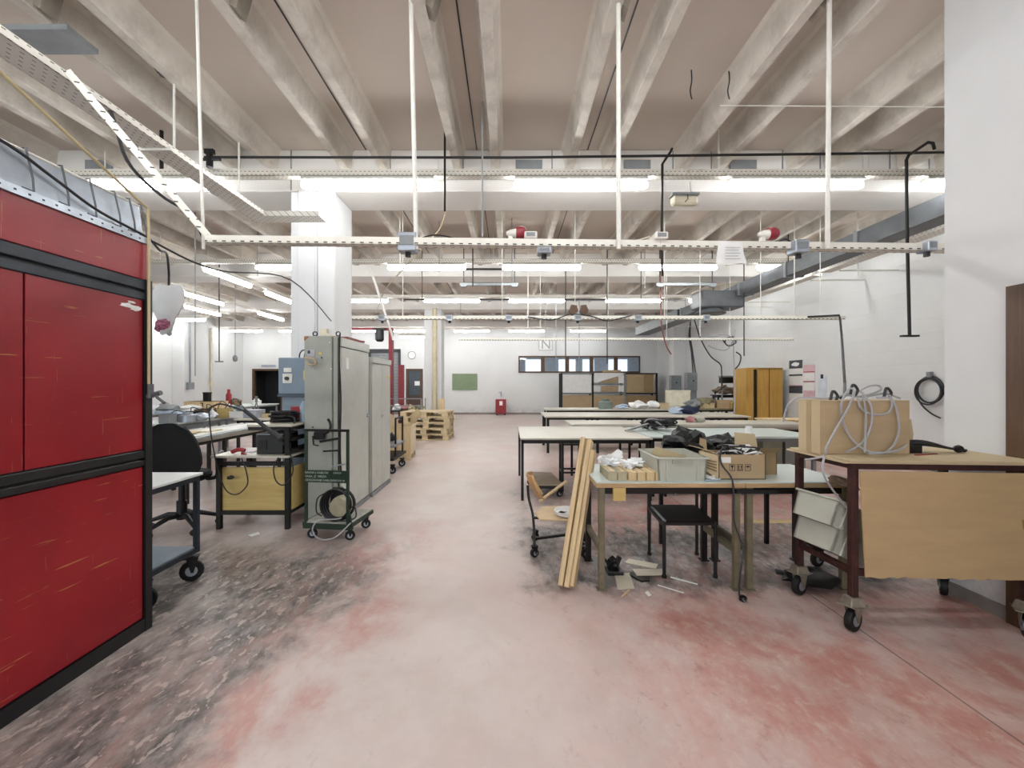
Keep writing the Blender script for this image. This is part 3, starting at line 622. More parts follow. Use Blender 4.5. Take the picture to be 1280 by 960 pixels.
for k, y in enumerate((1.72, 1.87, 2.02, 2.155, 2.29, 2.38, 2.455)):
    MB().tube([(-2.155, y, 2.46), (-2.13, y, 2.462), (-2.105, y+.005, 2.33), (-2.1, y+.005, 2.272), (-2.1, y-.04, 2.27)], .0045, 6).build('wire_hook', GALVD, gu, **W)
cable('hanging_hose', [(-2.14, 1.3, 2.47), (-2.12, 1.75, 2.44), (-2.11, 1.95, 2.38), (-2.1, 2.15, 2.31), (-2.1, 2.35, 2.285), (-2.1, 2.47, 2.27), (-2.14, 2.6, 2.24), (-2.26, 2.8, 2.28), (-2.35, 2.93, 2.2), (-2.365, 2.95, 2.09)], .007, DKCAB, 'dark cable sagging along the metal gutter and over its far end')
a = P(-60, 34, 1.55); b_ = P(178, 255, 2.40)
solo(MB().tube([a, b_, (-2.078, 2.44, 2.43), (-2.076, 2.445, 2.3), (-2.076, 2.445, 1.42)], .0075, 8), 'vertical_hose', mat('beige_hose', 'bfae86', .5), 'yellowed air hose running down the far corner of the red cabinet', 'hose', smooth=True)
vt = thing('hose_tap', 'grey hose coupling with tap handle at the corner of the red cabinet', 'tap', (-2.07, 2.45, 1.34))
MB().cyl((0, 0, .08), (0, 0, .0), .016, 10).build('nipple', GALVD, vt); MB().cyl((-.045, 0, .0), (.06, 0, .03), .014, 10).build('body', GALVD, vt)
MB().tube([(.02, 0, .03), (.05, -.01, .0), (.09, -.01, -.03)], .008, 8).build('lever', GALVD, vt)
cable('gutter_cable', [(-2.1, 2.5, 2.26), (-2.0, 2.9, 2.2), (-1.95, 3.8, 2.35), (-2.2, 5.25, 2.2)], .006, DKCAB, 'black cable stretched from the gutter end back towards the big column')
bag = thing('plastic_bag', 'white plastic bag with pink print hanging behind the red cabinet corner', 'bag', P(207, 418, 2.95))
vs, fs = [], []
for side in (-1, 1):
    for j in range(7):
        t = j/6; z = .34*t; w = (.035+.075*min(1, t*1.6)) if t < .9 else .08
        for i in range(6): vs.append((-w+2*w*i/5+.02*t, side*(.028*math.sin(PI*i/5)+.004)+.008*math.sin(i*2+j), z+.012*math.sin(i*1.7)))
for s in range(2):
    for j in range(6):
        for i in range(5): k = s*42+j*6+i; fs.append((k, k+1, k+7, k+6))
MB().add(vs, fs).build('sack', PLAST, bag, smooth=True)
MB().lump((-.01, -.02, .06), (.05, .022, .05), 3, rough=.3).build('printed_patch', mat('pink_blue_print', 'b9708a', .6, 0, .6, 60), bag, smooth=True)
# ================================================================ LEFT: blue cart
bc = thing('blue_cart', 'dark blue steel cart with white top, half behind red cabinet', 'cart', (-2.4, 2.9, 0))
xa, xb, ya, yb = -2.85, X(250, 3.1), 2.6, 3.1
ztop = Z(594, 3.1)
MB().box(xa, xb+.01, ya-.02, yb+.02, ztop, ztop+.018).build('white_top', mat('white_laminate', 'dfe2e2', .4, 0, .05), bc, bevel=.003, **W)
for x in (xa, xb-.03):
    for y in (ya, yb-.03): MB().box(x, x+.03, y, y+.03, .2, ztop).build('leg', BLUEG, bc, **W)
for z in (ztop-.035, .2):
    for (a, b) in (((xa, ya+.015, z+.015), (xb, ya+.015, z+.015)), ((xa, yb-.015, z+.015), (xb, yb-.015, z+.015)), ((xa+.015, ya, z+.015), (xa+.015, yb, z+.015)), ((xb-.015, ya, z+.015), (xb-.015, yb, z+.015))):
        MB().beam(a, b, .03, .032).build('rail', BLUEG, bc, **W)
MB().box(xa+.02, xb-.02, ya+.02, yb-.02, .225, .24).build('lower_shelf', mat('grey_blue_shelf', '8b98a3', .5, 0, .1), bc, **W)
def caster(parent, x, y, r=.06, m=CASTP, ang=0, world=False, z0=0, plate=.045, tw=.03, tall=.06):
    # fork bracket, tyre and hub
    M = Matrix.Translation((x, y, z0)) @ Matrix.Rotation(ang, 4, 'Z')
    def b(mb, n, mm, **k): mb.v = [tuple(M @ Vector(v)) for v in mb.v]; return mb.build(n, mm, parent, world=world, **k)
    f = MB().box(-plate, plate, -plate, plate, 2*r+.02, 2*r+.026)
    for s in (-1, 1): f.prism([Vector(p) for p in ((-.7*plate, 0, 2*r+.02), (.9*plate, 0, 2*r+.02), (.3*plate, 0, r*.85), (-.05*plate, 0, r*.85))], (0, s*(tw/2+.007), 0), (0, s*(tw/2+.010), 0))
    c = b(f, 'caster', m)
    w = MB().lathe([(r*.55, -tw/2), (r*.95, -tw/2), (r, -tw/4), (r, tw/4), (r*.95, tw/2), (r*.55, tw/2)], (.0, 0, r), 16, 'y'); w.v = [tuple(M @ Vector(v)) for v in w.v]
    h = MB().cyl((0, -tw/2-.004, r), (0, tw/2+.004, r), r*.5, 12); h.v = [tuple(M @ Vector(v)) for v in h.v]
    o = w.build('wheel', RUBBER, parent, world=world, smooth=True); q = h.build('hub', GALV, parent, world=world, smooth=True); o.parent = c; q.parent = c; return c
for x, y in ((xa+.03, ya+.03), (xb-.03, ya+.05), (xb-.03, yb-.04), (xa+.03, yb-.04)): caster(bc, x, y, .075, BLACK, .5, world=True)
# ================================================================ LEFT: office chair
oc = thing('office_chair', 'black swivel office chair with large backrest behind the blue cart', 'chair', (-3.2, 4.15, 0), .35)
vs, fs = [], []
for s, off in ((0, 0), (1, .045)):
    for j in range(9):
        t = j/8; z = .56+.50*t; w = .27*math.sqrt(max(.04, 1-((t-.3)/.72)**2)) if t > .3 else .27*math.sqrt(max(.3, 1-((t-.3)/.42)**2))
        for i in range(8):
            u = -1+2*i/7; vs.append((w*u, -.32+.05*u*u*-1+off-.03*math.sin(PI*t), z))
for s in range(2):
    for j in range(8):
        for i in range(7): k = s*72+j*8+i; fs.append((k, k+1, k+9, k+8) if s == 0 else (k+8, k+9, k+1, k))
bd = list(range(0, 8))+[j*8+7 for j in range(1, 9)]+[64+i for i in range(6, -1, -1)]+[j*8 for j in range(7, 0, -1)]
for k in range(len(bd)): a, b2 = bd[k], bd[(k+1) % len(bd)]; fs.append((a, a+72, b2+72, b2))
MB().add(vs, fs).build('backrest', BLKFAB, oc, smooth=True)
MB().lathe([(.05, .47), (.2, .475), (.245, .5), (.25, .53), (.23, .555), (.05, .56)], (0, 0, 0), 20).build('seat', BLKFAB, oc, smooth=True)
MB().beam((0, -.2, .47), (0, -.31, .6), .06, .015).beam((0, -.2, .47), (0, 0, .47), .06, .015).build('back_bracket', BLACK, oc)
for s in (-1, 1): MB().tube(smoothpath([(s*.2, .0, .48), (s*.29, .0, .5), (s*.31, -.05, .68), (s*.3, .14, .72), (s*.3, .17, .66)]), .018, 8).build('armrest', BLACK, oc, smooth=True)
MB().cyl((0, 0, .1), (0, 0, .47), .028, 12).cyl((0, 0, .1), (0, 0, .28), .045, 12).build('column', BLACK, oc, smooth=True)
for k in range(5):
    a = 2*PI*k/5+.3; c, s = math.cos(a), math.sin(a)
    MB().tube([(0, 0, .14), (.13*c, .13*s, .145), (.3*c, .3*s, .085)], [.028, .024, .018], 8).build('base_arm', BLACK, oc, smooth=True)
    MB().lathe([(.012, -.025), (.03, -.022), (.03, .022), (.012, .025)], (.3*c, .3*s, .03), 12, 'y').build('caster_wheel', RUBBER, oc, smooth=True)
    MB().cyl((.3*c, .3*s, .05), (.3*c, .3*s, .09), .01, 8).build('caster_stem', BLACK, oc)
# ================================================================ LEFT: desk with wood panel
dk = thing('workbench', 'small black-framed bench with white top and yellow wood side panel', 'workbench', (-2.5, 4.35, 0))
x0, x1, y0, y1, zt = -2.9, -2.12, 4.14, 4.66, .70
MB().box(x0, x1-.02, y0-.02, y1, zt, zt+.022).build('tabletop', TOPW, dk, bevel=.003, **W)
for x in (-2.86, -2.19):
    for y in (y0, y1-.04): MB().box(x, x+.042, y, y+.042, 0, zt if x < -2.5 else (1.0)).build('leg', DARKST, dk, **W)
for y in (y0+.02, y1-.02):
    for z in (.16, zt-.06): MB().beam((-2.85, y, z), (-2.17, y, z), .035, .04).build('rail', DARKST, dk, **W)
for x in (-2.85, -2.17): MB().beam((x, y0+.02, .16), (x, y1-.02, .16), .035, .04).build('rail', DARKST, dk, **W)
MB().box(-2.83, -2.19, y0+.03, y0+.045, .18, .60).build('front_panel', OAKX, dk, **W)
MB().box(-2.148, -2.14, y0+.05, y1-.02, .18, .6).build('side_panel', OAKX, dk, **W)
MB().box(-2.56, -2.12, y0, y1+.3, 1.0, 1.022).build('upper_shelf', TOPW, dk, bevel=.004, **W)
MB().box(-2.56, -2.12, y0+.02, y1+.28, .965, .998).build('shelf_frame', DARKST, dk, **W)
for k, z in enumerate((.86, .75)): MB().box(-2.2, -2.12, y0+.03, y1+.26, z, z+.03).build('side_rail', DARKST, dk, **W)
MB().box(-2.56, -2.52, y1+.22, y1+.26, 0, 1.0).build('leg', DARKST, dk, **W); MB().box(-2.16, -2.12, y1+.22, y1+.26, 0, 1.0).build('leg', DARKST, dk, **W)
ub = thing('power_supply', 'black metal power unit on the bench under the raised shelf', 'device', (-2.36, 4.36, .723))
MB().box(-.145, .12, -.15, .15, 0, .19).build('casing', BLACK, ub, bevel=.006); MB().box(-.145, .12, -.152, .14, .19, .205).build('lid', MIDG, ub); MB().box(-.12, -.04, -.156, -.15, .05, .14).build('vent', DARKST, ub)
rt = solo(MB().tube(smoothpath([P(290, 565, 4.2), P(298, 562, 4.2), P(306, 563, 4.2)]), [.02]*13, 8).beam(P(303, 566, 4.22), P(310, 569, 4.2), .03, .02), 'hand_tool', REDP, 'small red hand tool lying on the white bench top', 'tool', smooth=True)
solo(MB().box(X(308, 4.4), X(322, 4.4), 4.3, 4.5, .723, .728), 'paper_sheet', mat('pale_pink_paper', 'e8dce2', .8), 'pale sheet of paper on the bench beside the black unit', 'paper')
# black cable coil on the shelf
cc = thing('cable_coil', 'thick coil of black cable lying on the raised bench shelf', 'cable', (-2.34, 4.42, 1.023))
for k in range(6): ring((.01*math.sin(k*2), .01*math.cos(k*3), .015+.018*k), .135-.008*(k % 3), .012, 'z', 22, 6, .9).build('turn', BLACK, cc, smooth=True)
MB().tube(smoothpath([(.1, -.1, .07), (.17, -.12, .05), (.18, -.15, 0), (.16, -.2, -.1)]), .011, 6).build('loose_end', BLACK, cc, smooth=True)
hd = solo(MB().cyl(P(306, 513, 4.05), P(343, 543, 3.95), .019, 10).cyl(P(341, 541, 3.95), P(352, 549, 3.92), .028, 10), 'tube_tool', DKCAB, 'long black tubular handle slanting in front of the cable coil', 'tool', smooth=True)
cable('black_cable', [P(262, 510, 4.1), P(275, 505, 4.1), P(292, 509, 4.1), P(306, 514, 4.08)], .009, DKCAB, 'black cable arching left from the slanting tubular handle')
cable('thin_black_cable', [P(261, 510, 4.05), P(264, 545, 4.05), P(272, 585, 4.08), P(282, 612, 4.1), P(296, 618, 4.1), P(309, 606, 4.1), P(308, 590, 4.1), P(302, 573, 4.1)], .006, DKCAB, 'black cable looping down in front of the yellow wood panel')
cable('thin_black_cable', [P(350, 549, 3.95), P(362, 565, 4.05), P(366, 590, 4.08), P(355, 606, 4.1), P(345, 601, 4.1), P(342, 585, 4.1), P(348, 572, 4.1)], .006, DKCAB, 'black cable hanging in a loop at the right bench leg')
solo(MB().lump(P(288, 597, 4.11), (.035, .014, .02), 3, rough=.3), 'cable_connector', BLACK, 'black cable connector hanging before the yellow wood panel', 'connector', smooth=True)
rb_ = thing('red_bin', 'red plastic storage bin on the raised shelf near the blue panel', 'bin', (-2.32, 4.72, 1.023))
MB().box(-.07, .12, -.06, .06, 0, .15, taper=1.1).build('tub', REDP, rb_, bevel=.006); MB().box(-.06, .11, -.05, .05, .13, .152).build('contents', BRW, rb_)
bt = thing('plastic_bottle', 'clear plastic bottle standing on the shelf beside the grey cabinet', 'bottle', (-2.18, 4.5, 1.023))
MB().lathe([(.034, 0), (.036, .02), (.036, .1), (.033, .12), (.036, .14), (.035, .17), (.014, .205), (.013, .22)], (0, 0, 0), 14).build('body', GLUEG, bt, smooth=True); MB().cyl((0, 0, .22), (0, 0, .238), .016, 10).build('cap', BLUEP, bt)
sh = solo(MB().lump((-2.42, 4.86, 1.08), (.13, .07, .05), 5, rough=.4).lump((-2.28, 4.88, 1.15), (.07, .05, .1), 9, rough=.2), 'grey_cloth', mat('grey_felt', '9a9892', .9, 0, .1), 'crumpled grey cloth piled behind the cable coil', 'cloth', smooth=True)
# blue electrical panel
bp = thing('blue_switch_cabinet', 'light blue electrical cabinet with rotary switch in front of the big column', 'electrical cabinet', (-2.45, 5.05, 0))
MB().box(-2.72, -2.15, 5.0, 5.24, 1.3, 1.73).build('upper_box', BLUEP, bp, bevel=.008, **W); MB().box(-2.70, -2.15, 5.05, 5.24, .0, 1.27).build('lower_body', BLUEP, bp, **W)
MB().box(-2.72, -2.15, 4.98, 5.2, 1.27, 1.3).build('shelf_rail', mat('navy_rail', '2f3f52', .4), bp, **W)
MB().box(-2.66, -2.55, 4.985, 5.0, 1.43, 1.54).build('switch_plate', WHITEP, bp, **W); MB().cyl((-2.605, 4.96, 1.485), (-2.605, 5.0, 1.485), .022, 12).build('rotary_switch', BLACK, bp, **W)
MB().box(-2.65, -2.56, 4.99, 5.0, 1.56, 1.61).build('rating_plate', WHITEP, bp, **W)
MB().box(-2.42, -2.31, 4.992, 5.0, 1.47, 1.58).build('sticker', STICK, bp, **W); MB().box(-2.55, -2.46, 5.02, 5.05, .93, 1.13).build('socket', BLACK, bp, **W)
for k in range(4): MB().tube(smoothpath([(-2.52+.06*k, 5.1, 1.73), (-2.5+.06*k, 5.08, 1.79), (-2.42+.06*k, 5.0, 1.82), (-2.3+.05*k, 4.9, 1.79)]), .008, 6).build('cable', DKCAB, bp, smooth=True, **W)
# ================================================================ grey electrical cabinets
gc = thing('grey_cabinet', 'tall dented grey steel electrical cabinet standing beside the big column', 'cabinet', (-1.9, 4.8, 0))
a0, a1 = -2.085, -1.725
MB().box(a0, -1.8, 4.32, 5.26, .0, 1.91).build('carcass', GREYP, gc, bevel=.006, **W)
MB().box(-1.8, a1-.02, 4.36, 5.24, .0, 1.9).build('door_recess', DARKST, gc, **W)
MB().box(-1.79, -1.755, 4.325, 4.36, .0, 1.91).build('edge_profile', GREYP, gc, **W)
MB().box(a1-.03, a1, 4.375, 5.22, .06, 1.8).build('door', GREYL, gc, bevel=.006, **W)
MB().box(a1-.035, a1+.003, 4.37, 5.24, 1.81, 1.9).build('top_rail', GREYL, gc, **W)
MB().box(-1.79, a1, 4.36, 5.26, 0, .05).build('plinth', MIDG, gc, **W)
MB().box(-2.05, -1.975, 4.31, 4.32, 1.70, 1.77).build('plate', mat('nameplate_grey', 'b5b6bc', .4), gc, **W); MB().box(-2.043, -2.02, 4.305, 4.31, 1.73, 1.76).build('plate_mark', DKPR, gc, **W)
MB().box(-1.935, -1.905, 4.314, 4.32, 1.72, 1.745).build('sticker', STICK, gc, **W)
MB().prism([Vector(p) for p in ((0, 0, 0), (.05, 0, 0), (0, 0, -.045))], (a0+.002, 4.314, 1.905), (a0+.002, 4.32, 1.905)).build('rust_patch', mat('rust_patch', '9a6a48', .8), gc, **W)
for px, py in ((412, 428), (392, 461), (414, 461)): MB().cyl(P(px, py, 4.31), P(px, py, 4.325), .008, 10).build('bolt_cap', WHITEP, gc, **W)
for px, py in ((402, 447), (391, 534)): MB().cyl(P(px, py, 4.30), P(px, py, 4.325), .008, 8).build('knob', BLACK, gc, **W)
for x in (-2.01, -1.77): ring((x, 4.4, 1.94), .022, .006, 'y', 14, 6).build('eye_bolt', DARKST, gc, smooth=True, **W)
MB().tube(smoothpath([P(381, 447, 4.28), P(392, 449, 4.26), P(394, 455, 4.26), P(388, 456, 4.28), P(383, 452, 4.28)]), .011, 6).build('masking_tape', mat('beige_tape', 'c2b296', .8), gc, smooth=True, **W)
MB().box(a1, a1+.004, 4.5, 4.56, 1.58, 1.7).build('paper_label', PAPER, gc, **W); MB().cyl((a1, 5.16, 1.05), (a1+.03, 5.16, 1.05), .012, 8).beam((a1+.03, 5.16, 1.05), (a1+.03, 5.08, 1.03), .02, .012).build('door_handle', GALV, gc, **W)
# black handles and breaker levers on the front
MB().tube(smoothpath([P(410, 524, 4.27), P(413, 530, 4.25), P(412, 538, 4.25), P(406, 542, 4.28)]), .013, 8).build('black_handle', BLACK, gc, smooth=True, **W)
MB().box(-1.97, -1.86, 4.27, 4.32, .86, .94).build('breaker', BLACK, gc, bevel=.01, **W); MB().beam(P(400, 552, 4.26), P(424, 548, 4.26), .025, .025).build('breaker_lever', BLACK, gc, **W)
MB().beam(P(404, 564, 4.27), P(426, 563, 4.27), .02, .016).build('lower_lever', BLACK, gc, **W)
MB().beam(P(413, 583, 4.27), P(432, 580, 4.27), .02, .014).build('pin_lever', GALV, gc, **W); MB().tube([P(391, 545, 4.27), P(392, 556, 4.27), P(398, 557, 4.27)], .008, 6).build('crank', BLACK, gc, **W)
MB().box(-2.04, -1.93, 4.31, 4.32, .495, .525).build('lower_slot', DARKST, gc, **W)
cable('black_cable', [P(425, 417, 4.3), P(424, 450, 4.28), P(426, 500, 4.28), P(425, 560, 4.28), P(427, 600, 4.28)], .009, BLACK, 'black cable running down the front edge of the tall grey cabinet')
ed = solo(MB().box(-1.98, -1.80, 4.75, 5.1, 1.912, 1.95).beam((-1.9, 4.5, 1.92), (-1.75, 5.1, 1.925), .04, .02), 'metal_scrap', mat('red_brown_scrap', '8a4f48', .6), 'reddish scrap lying on top of the tall grey cabinet', 'scrap')
g2 = thing('grey_cabinet', 'lower light grey two-door cabinet behind the tall dented one', 'cabinet', (-1.9, 5.75, 0))
MB().box(-2.15, -1.74, 5.32, 6.14, 0, 1.76).build('carcass', GREYL, g2, bevel=.006, **W)
MB().box(-1.74, -1.715, 5.33, 5.73, .06, 1.68).build('door', GREYL, g2, bevel=.005, **W); MB().box(-1.74, -1.715, 5.735, 6.13, .06, 1.68).build('door', GREYL, g2, bevel=.005, **W)
MB().box(-1.74, -1.7, 5.32, 6.14, 1.69, 1.76).build('top_rail', GREYL, g2, **W); MB().cyl((-1.715, 5.7, 1.0), (-1.68, 5.7, 1.0), .012, 8).beam((-1.685, 5.7, 1.0), (-1.685, 5.62, .98), .016, .012).build('door_handle', GALV, g2, **W)
MB().box(-1.745, -1.71, 5.32, 6.14, 0, .05).build('plinth', MIDG, g2, **W)
for y in (5.95, 6.05): MB().box(-1.715, -1.711, y, y+.04, 1.5, 1.54).build('sticker', STICK, g2, **W)
solo(MB().box(-2.1, -2.0, 5.7, 5.9, 1.762, 1.88), 'red_box', REDP, 'small red box on top of the lower grey cabinet', 'box')
# wall lamp arm on column
al = solo(MB().beam((-2.28, 5.2, 2.04), (-1.85, 5.25, 1.92), .035, .03).box(-2.32, -2.24, 5.21, 5.27, 1.98, 2.1), 'column_bracket', CREAM, 'cream coloured arm bracket on the big column above the grey cabinets', 'bracket')
# ================================================================ green hand trolley
gt = thing('green_trolley', 'dark green platform trolley with lettered crossbar in front of grey cabinet', 'trolley', (-1.645, 3.86, 0), -.12)
w = .2
for s in (-1, 1): MB().beam((s*w, -.02, .12), (s*w, -.02, 1.0), .022, .022, (0, 1, 0)).build('upright', GREEN, gt)
MB().beam((-w-.011, -.02, 1.0), (w+.011, -.02, 1.0), .022, .022).build('top_bar', DARKST, gt)
cb = MB().box(-w-.008, w+.008, -.036, -.026, .53, .64).build('sign_plate', GREEN, gt)
for k, (a, b) in enumerate((('RADNA J. KABLOVI', 'ZAVOD'), ('VAGA  JZ  MREZA', ''), ('ODRZAVANJE KABLOV', 'SEKTOR 40'))):
    text(a, .026, LTGR, cb, (-w+.0, -.0365, .61-k*.034)); 
    if b: text(b, .022, LTGR, cb, (.07, -.0365, .612-k*.034))
MB().box(-w-.01, w+.03, -.03, .4, .15, .17).build('platform', mat('worn_grey_board', 'a5a49b', .6, 0, .15, 8, 0, .3), gt, bevel=.003)
MB().box(-w-.02, w+.04, -.04, -.02, .11, .16).box(w+.02, w+.045, -.03, .41, .13, .165).box(-w-.03, -w-.01, -.03, .4, .13, .165).build('rim', GREEN, gt)
MB().prism([Vector(p) for p in ((w-.01, 0, .17), (w+.05, 0, .12), (w+.012, 0, .3))], (0, -.03, 0), (0, -.01, 0)).build('gusset', GREEN, gt)
for x, y in ((-w+.03, .03), (w, .02), (-w+.04, .32), (w, .34)): caster(gt, x, y, .045, DARKST, .4, plate=.03, tw=.022)
mo = thing('cable_reel', 'coil of black cable around a pale motor on the green trolley', 'cable', (-1.56, 3.98, .172))
MB().lathe([(.03, -.1), (.09, -.09), (.1, -.03), (.09, .05), (.05, .09)], (0, 0, .11), 16, 'y').build('motor_body', mat('dirty_cream_motor', 'b3ac93', .5, 0, .2), mo, smooth=True)
MB().box(-.15, .0, .03, .12, 0, .26, taper=.7).build('black_housing', BLACK, mo, bevel=.012)
for k in range(5): ring((.01*k-.02, -.13+.012*k, .15), .13-.006*(k % 3), .010, 'y', 22, 6, 1.08).build('turn', BLACK, mo, smooth=True)
MB().tube(smoothpath([(.1, -.13, .1), (.16, -.14, .14), (.17, -.13, .04), (.08, -.14, .01), (-.02, -.13, .02)]), .006, 6).build('loose_cable', DKCAB, mo, smooth=True)
MB().tube(smoothpath([(-.12, -.1, .25), (-.19, -.1, .2), (-.2, -.1, .08), (-.15, -.1, .04)]), .006, 6).build('loose_cable', DKCAB, mo, smooth=True)
cable('grey_cable', [P(447, 636, 3.95), P(425, 648, 3.84), P(400, 650, 3.8), P(391, 659, 3.74), P(393, 669, 3.7), P(404, 675, 3.68), P(418, 672, 3.7), P(430, 662, 3.74), P(440, 652, 3.82)], .006, GREYCAB, 'pale grey cable hanging in a loop over the front of the green trolley')
# ================================================================ behind the cabinets: trolley, crate, pallets
st = thing('loaded_trolley', 'dark platform trolley with machine parts beyond the grey cabinets', 'trolley', (-1.85, 7.0, 0))
for y in (6.85, 7.3): MB().beam((-1.83, y, .2), (-1.83, y, .86), .025, .025, (0, 1, 0)).build('upright', DARKST, st, **W)
MB().beam((-1.83, 6.85, .86), (-1.83, 7.3, .86), .025, .025).build('top_bar', DARKST, st, **W); MB().box(-2.3, -1.79, 6.6, 7.4, .22, .26).build('platform', DARKST, st, **W)
MB().box(-2.3, -1.8, 6.65, 7.35, .42, .45).build('middle_shelf', MIDG, st, **W)
for x, y in ((-2.25, 6.7), (-1.84, 6.7), (-2.25, 7.3), (-1.84, 7.3)): caster(st, x, y, .06, DARKST, .2, world=True)
for k in range(4): solo(MB().lump((-1.95-.1*(k % 2), 6.75+.16*k, .53), (.07, .07, .075), 20+k, rough=.5), 'machine_part', (BLACK, MIDG, DARKST, GALV)[k], ('black', 'mid grey', 'dark brown', 'bright steel')[k]+' machine part on the loaded trolley beyond the cabinets', 'machine part', 'machine parts on the trolley', smooth=True)
cr = thing('plywood_crate', 'open plywood crate on short pallet feet beside the aisle', 'crate', (-2.15, 8.2, 0), .1)
for s, (a, b, c, d) in enumerate(((-.3, .3, -.4, -.385), (-.3, .3, .385, .4), (-.3, -.285, -.385, .385), (.285, .3, -.385, .385))): MB().box(a, b, c, d, .1, .62).build('side_board', (PINE, PLY, PLY, PLY)[s], cr)
MB().box(-.28, .28, -.38, .38, .1, .12).build('bottom', PLY, cr)
for y in (-.34, 0, .34): MB().box(-.3, .3, y-.05, y+.05, 0, .1).build('foot', PINEX, cr)
solo(MB().beam((-2.62, 8.0, .35), (-2.28, 7.8, .93), .6, .012, (0, 1, 0)), 'plywood_sheet', PLY, 'pale plywood sheet with a knot hole leaning over the crate', 'sheet')
solo(MB().prism([Vector(p) for p in ((0, 0, 0), (.1, 0, .0), (.22, 0, .22), (.14, 0, .3), (0, 0, .16))], (-2.0, 8.62, .62), (-2.0, 8.64, .62)), 'packing_paper', CARDL, 'crumpled beige packing paper standing at the crate corner', 'paper')
def make_pallet():
    t = thing('pallet', '', 'pallet', (0, 0, 0), 0, 'stack of wooden pallets')
    for k in range(7): MB().box(-.6, .6, -.4+k*.1175, -.4+k*.1175+.095, .122, .144).build('top_board', PINEX, t)
    for x in (-.6, -.0725, .455): MB().box(x, x+.145, -.4, .4, .1, .122).build('cross_board', PINEX, t)
    for x in (-.6, -.0725, .455):
        for y in (-.4, -.07, .3): MB().box(x, x+.145, y, y+.1 if abs(y) > .1 else y+.14, .022, .1).build('block', PINEX, t)
    for y in (-.4, -.07, .3): MB().box(-.6, .6, y, y+.1, 0, .022).build('bottom_board', PINEX, t)
    return t
pp = make_pallet(); pp['label'] = 'bottom pallet of the wooden pallet stack beside the aisle'
pp.location = (-2.1, 11.1, 0); pp.rotation_euler = (0, 0, -.05)
for k, l in enumerate(('second pallet from the bottom of the stack beside the aisle', 'third pallet from the bottom of the stack beside the aisle', 'fourth pallet from the bottom of the stack beside the aisle', 'topmost pallet of the stack beside the aisle')):
    dup(pp, (-2.1+.02*((k*7) % 3-1), 11.1+.02*((k*5) % 3-1), .1445*(k+1)), -.05+.03*((k*3) % 4-1.5), l)
rb2 = thing('parts_rack', 'dark trolley rack with rags and parts behind the pallet stack', 'rack', (-3.0, 12.4, 0))
for x in (-3.7, -2.5):
    for y in (12.1, 12.7): MB().beam((x, y, 0), (x, y, 1.0), .03, .03, (0, 1, 0)).build('upright', MIDG, rb2, **W)
for z in (.35, .62): MB().box(-3.7, -2.5, 12.1, 12.7, z, z+.03).build('shelf', DARKST, rb2, **W)
for z in (.8, 1.0): MB().beam((-3.7, 12.1, z), (-2.5, 12.1, z), .025, .025).build('rail', MIDG, rb2, **W)
for k in range(5): solo(MB().lump((-3.5+.22*k, 12.4, .72), (.12, .12, .09), 31+k, rough=.5), 'rag_heap', (BRW, PAPER, PINK, CARDL, KHAKI)[k], ('brown', 'white', 'pink', 'tan', 'khaki')[k]+' rag heap on the rack behind the pallet stack', 'rags', 'rags on the parts rack', smooth=True)
# red steel frame + hoist
rf = thing('red_gantry', 'red steel press frame behind the grey cabinets', 'machine', (-4.0, 13, 0))
MB().box(-3.66, -3.55, 12.9, 13.1, 0, 3.1).build('post', REDS, rf, **W); MB().box(-5.5, -5.35, 12.9, 13.1, 0, 3.1).build('post', REDS, rf, **W); MB().box(-5.5, -3.55, 12.96, 13.04, 3.06, 3.14).build('crossbeam', REDS, rf, **W)
MB().box(-3.35, -3.2, 12.85, 13.0, 0, 2.0).build('side_post', REDS, rf, **W)
ho = thing('hoist_motor', 'black hoist motor hanging under the red beam', 'motor', (-3.9, 12.8, 2.75))
MB().lathe([(.08, -.05), (.13, 0), (.13, .25), (.09, .32)], (0, 0, 0), 12).build('motor', BLACK, ho, smooth=True); MB().box(-.18, .18, -.06, .06, .3, .36).build('plate', DARKST, ho)
solo(MB().tube([(P(462, 335, 7.0)), P(466, 345, 7.0), P(492, 425, 7.0)], .02, 8), 'slanting_bar', WHITEP, 'white slanting bar beyond the big column, above the grey cabinets', 'bar')
# beige pipe beside the second column
pb = thing('beige_drain_pipe', 'beige vertical drain pipe in front of the second column', 'pipe', (X(543, 13.5), 13.55, 0)); MB().cyl((0, 0, 0), (0, 0, 3.83), .07, 12).build('pipe', BEIGE, pb, smooth=True)
for z in (1.0, 2.2, 3.2): MB().cyl((0, 0, z), (0, 0, z+.08), .082, 12).build('collar', BEIGE, pb)
solo(MB().box(X(549, 13.4), X(556, 13.4), 13.3, 13.4, 0, .95), 'timber_offcut', PINE, 'short upright timber leaning at the second column foot', 'timber')
# back wall things
ck = thing('wall_clock', 'round white wall clock above the back door', 'clock', (X(515, 19.8), 19.79, Z(444, 19.8))); MB().lathe([(.17, 0), (.17, .03), (.15, .04)], (0, -.04, 0), 20, 'y').build('dial', PAPER, ck); ring((0, -.04, 0), .17, .015, 'y', 24, 6).build('rim', MIDG, ck)
MB().beam((0, -.045, 0), (.0, -.045, .11), .012, .006).beam((0, -.045, 0), (.07, -.045, .03), .012, .006).build('hands', BLACK, ck)
gb = thing('green_board', 'green felt notice board on the back wall', 'notice board', (X(581, 19.8), 19.79, Z(487, 19.8))); MB().box(-.56, .56, -.025, 0, 0, .72).build('felt', GREENB, gb)
MB().box(-.58, .58, -.035, 0, -.02, 0).box(-.58, .58, -.035, 0, .72, .74).box(-.58, -.56, -.035, 0, 0, .72).box(.56, .58, -.035, 0, 0, .72).build('frame', mat('green_frame', '7b8f70', .7), gb)
rcx = X(626, 19.3)
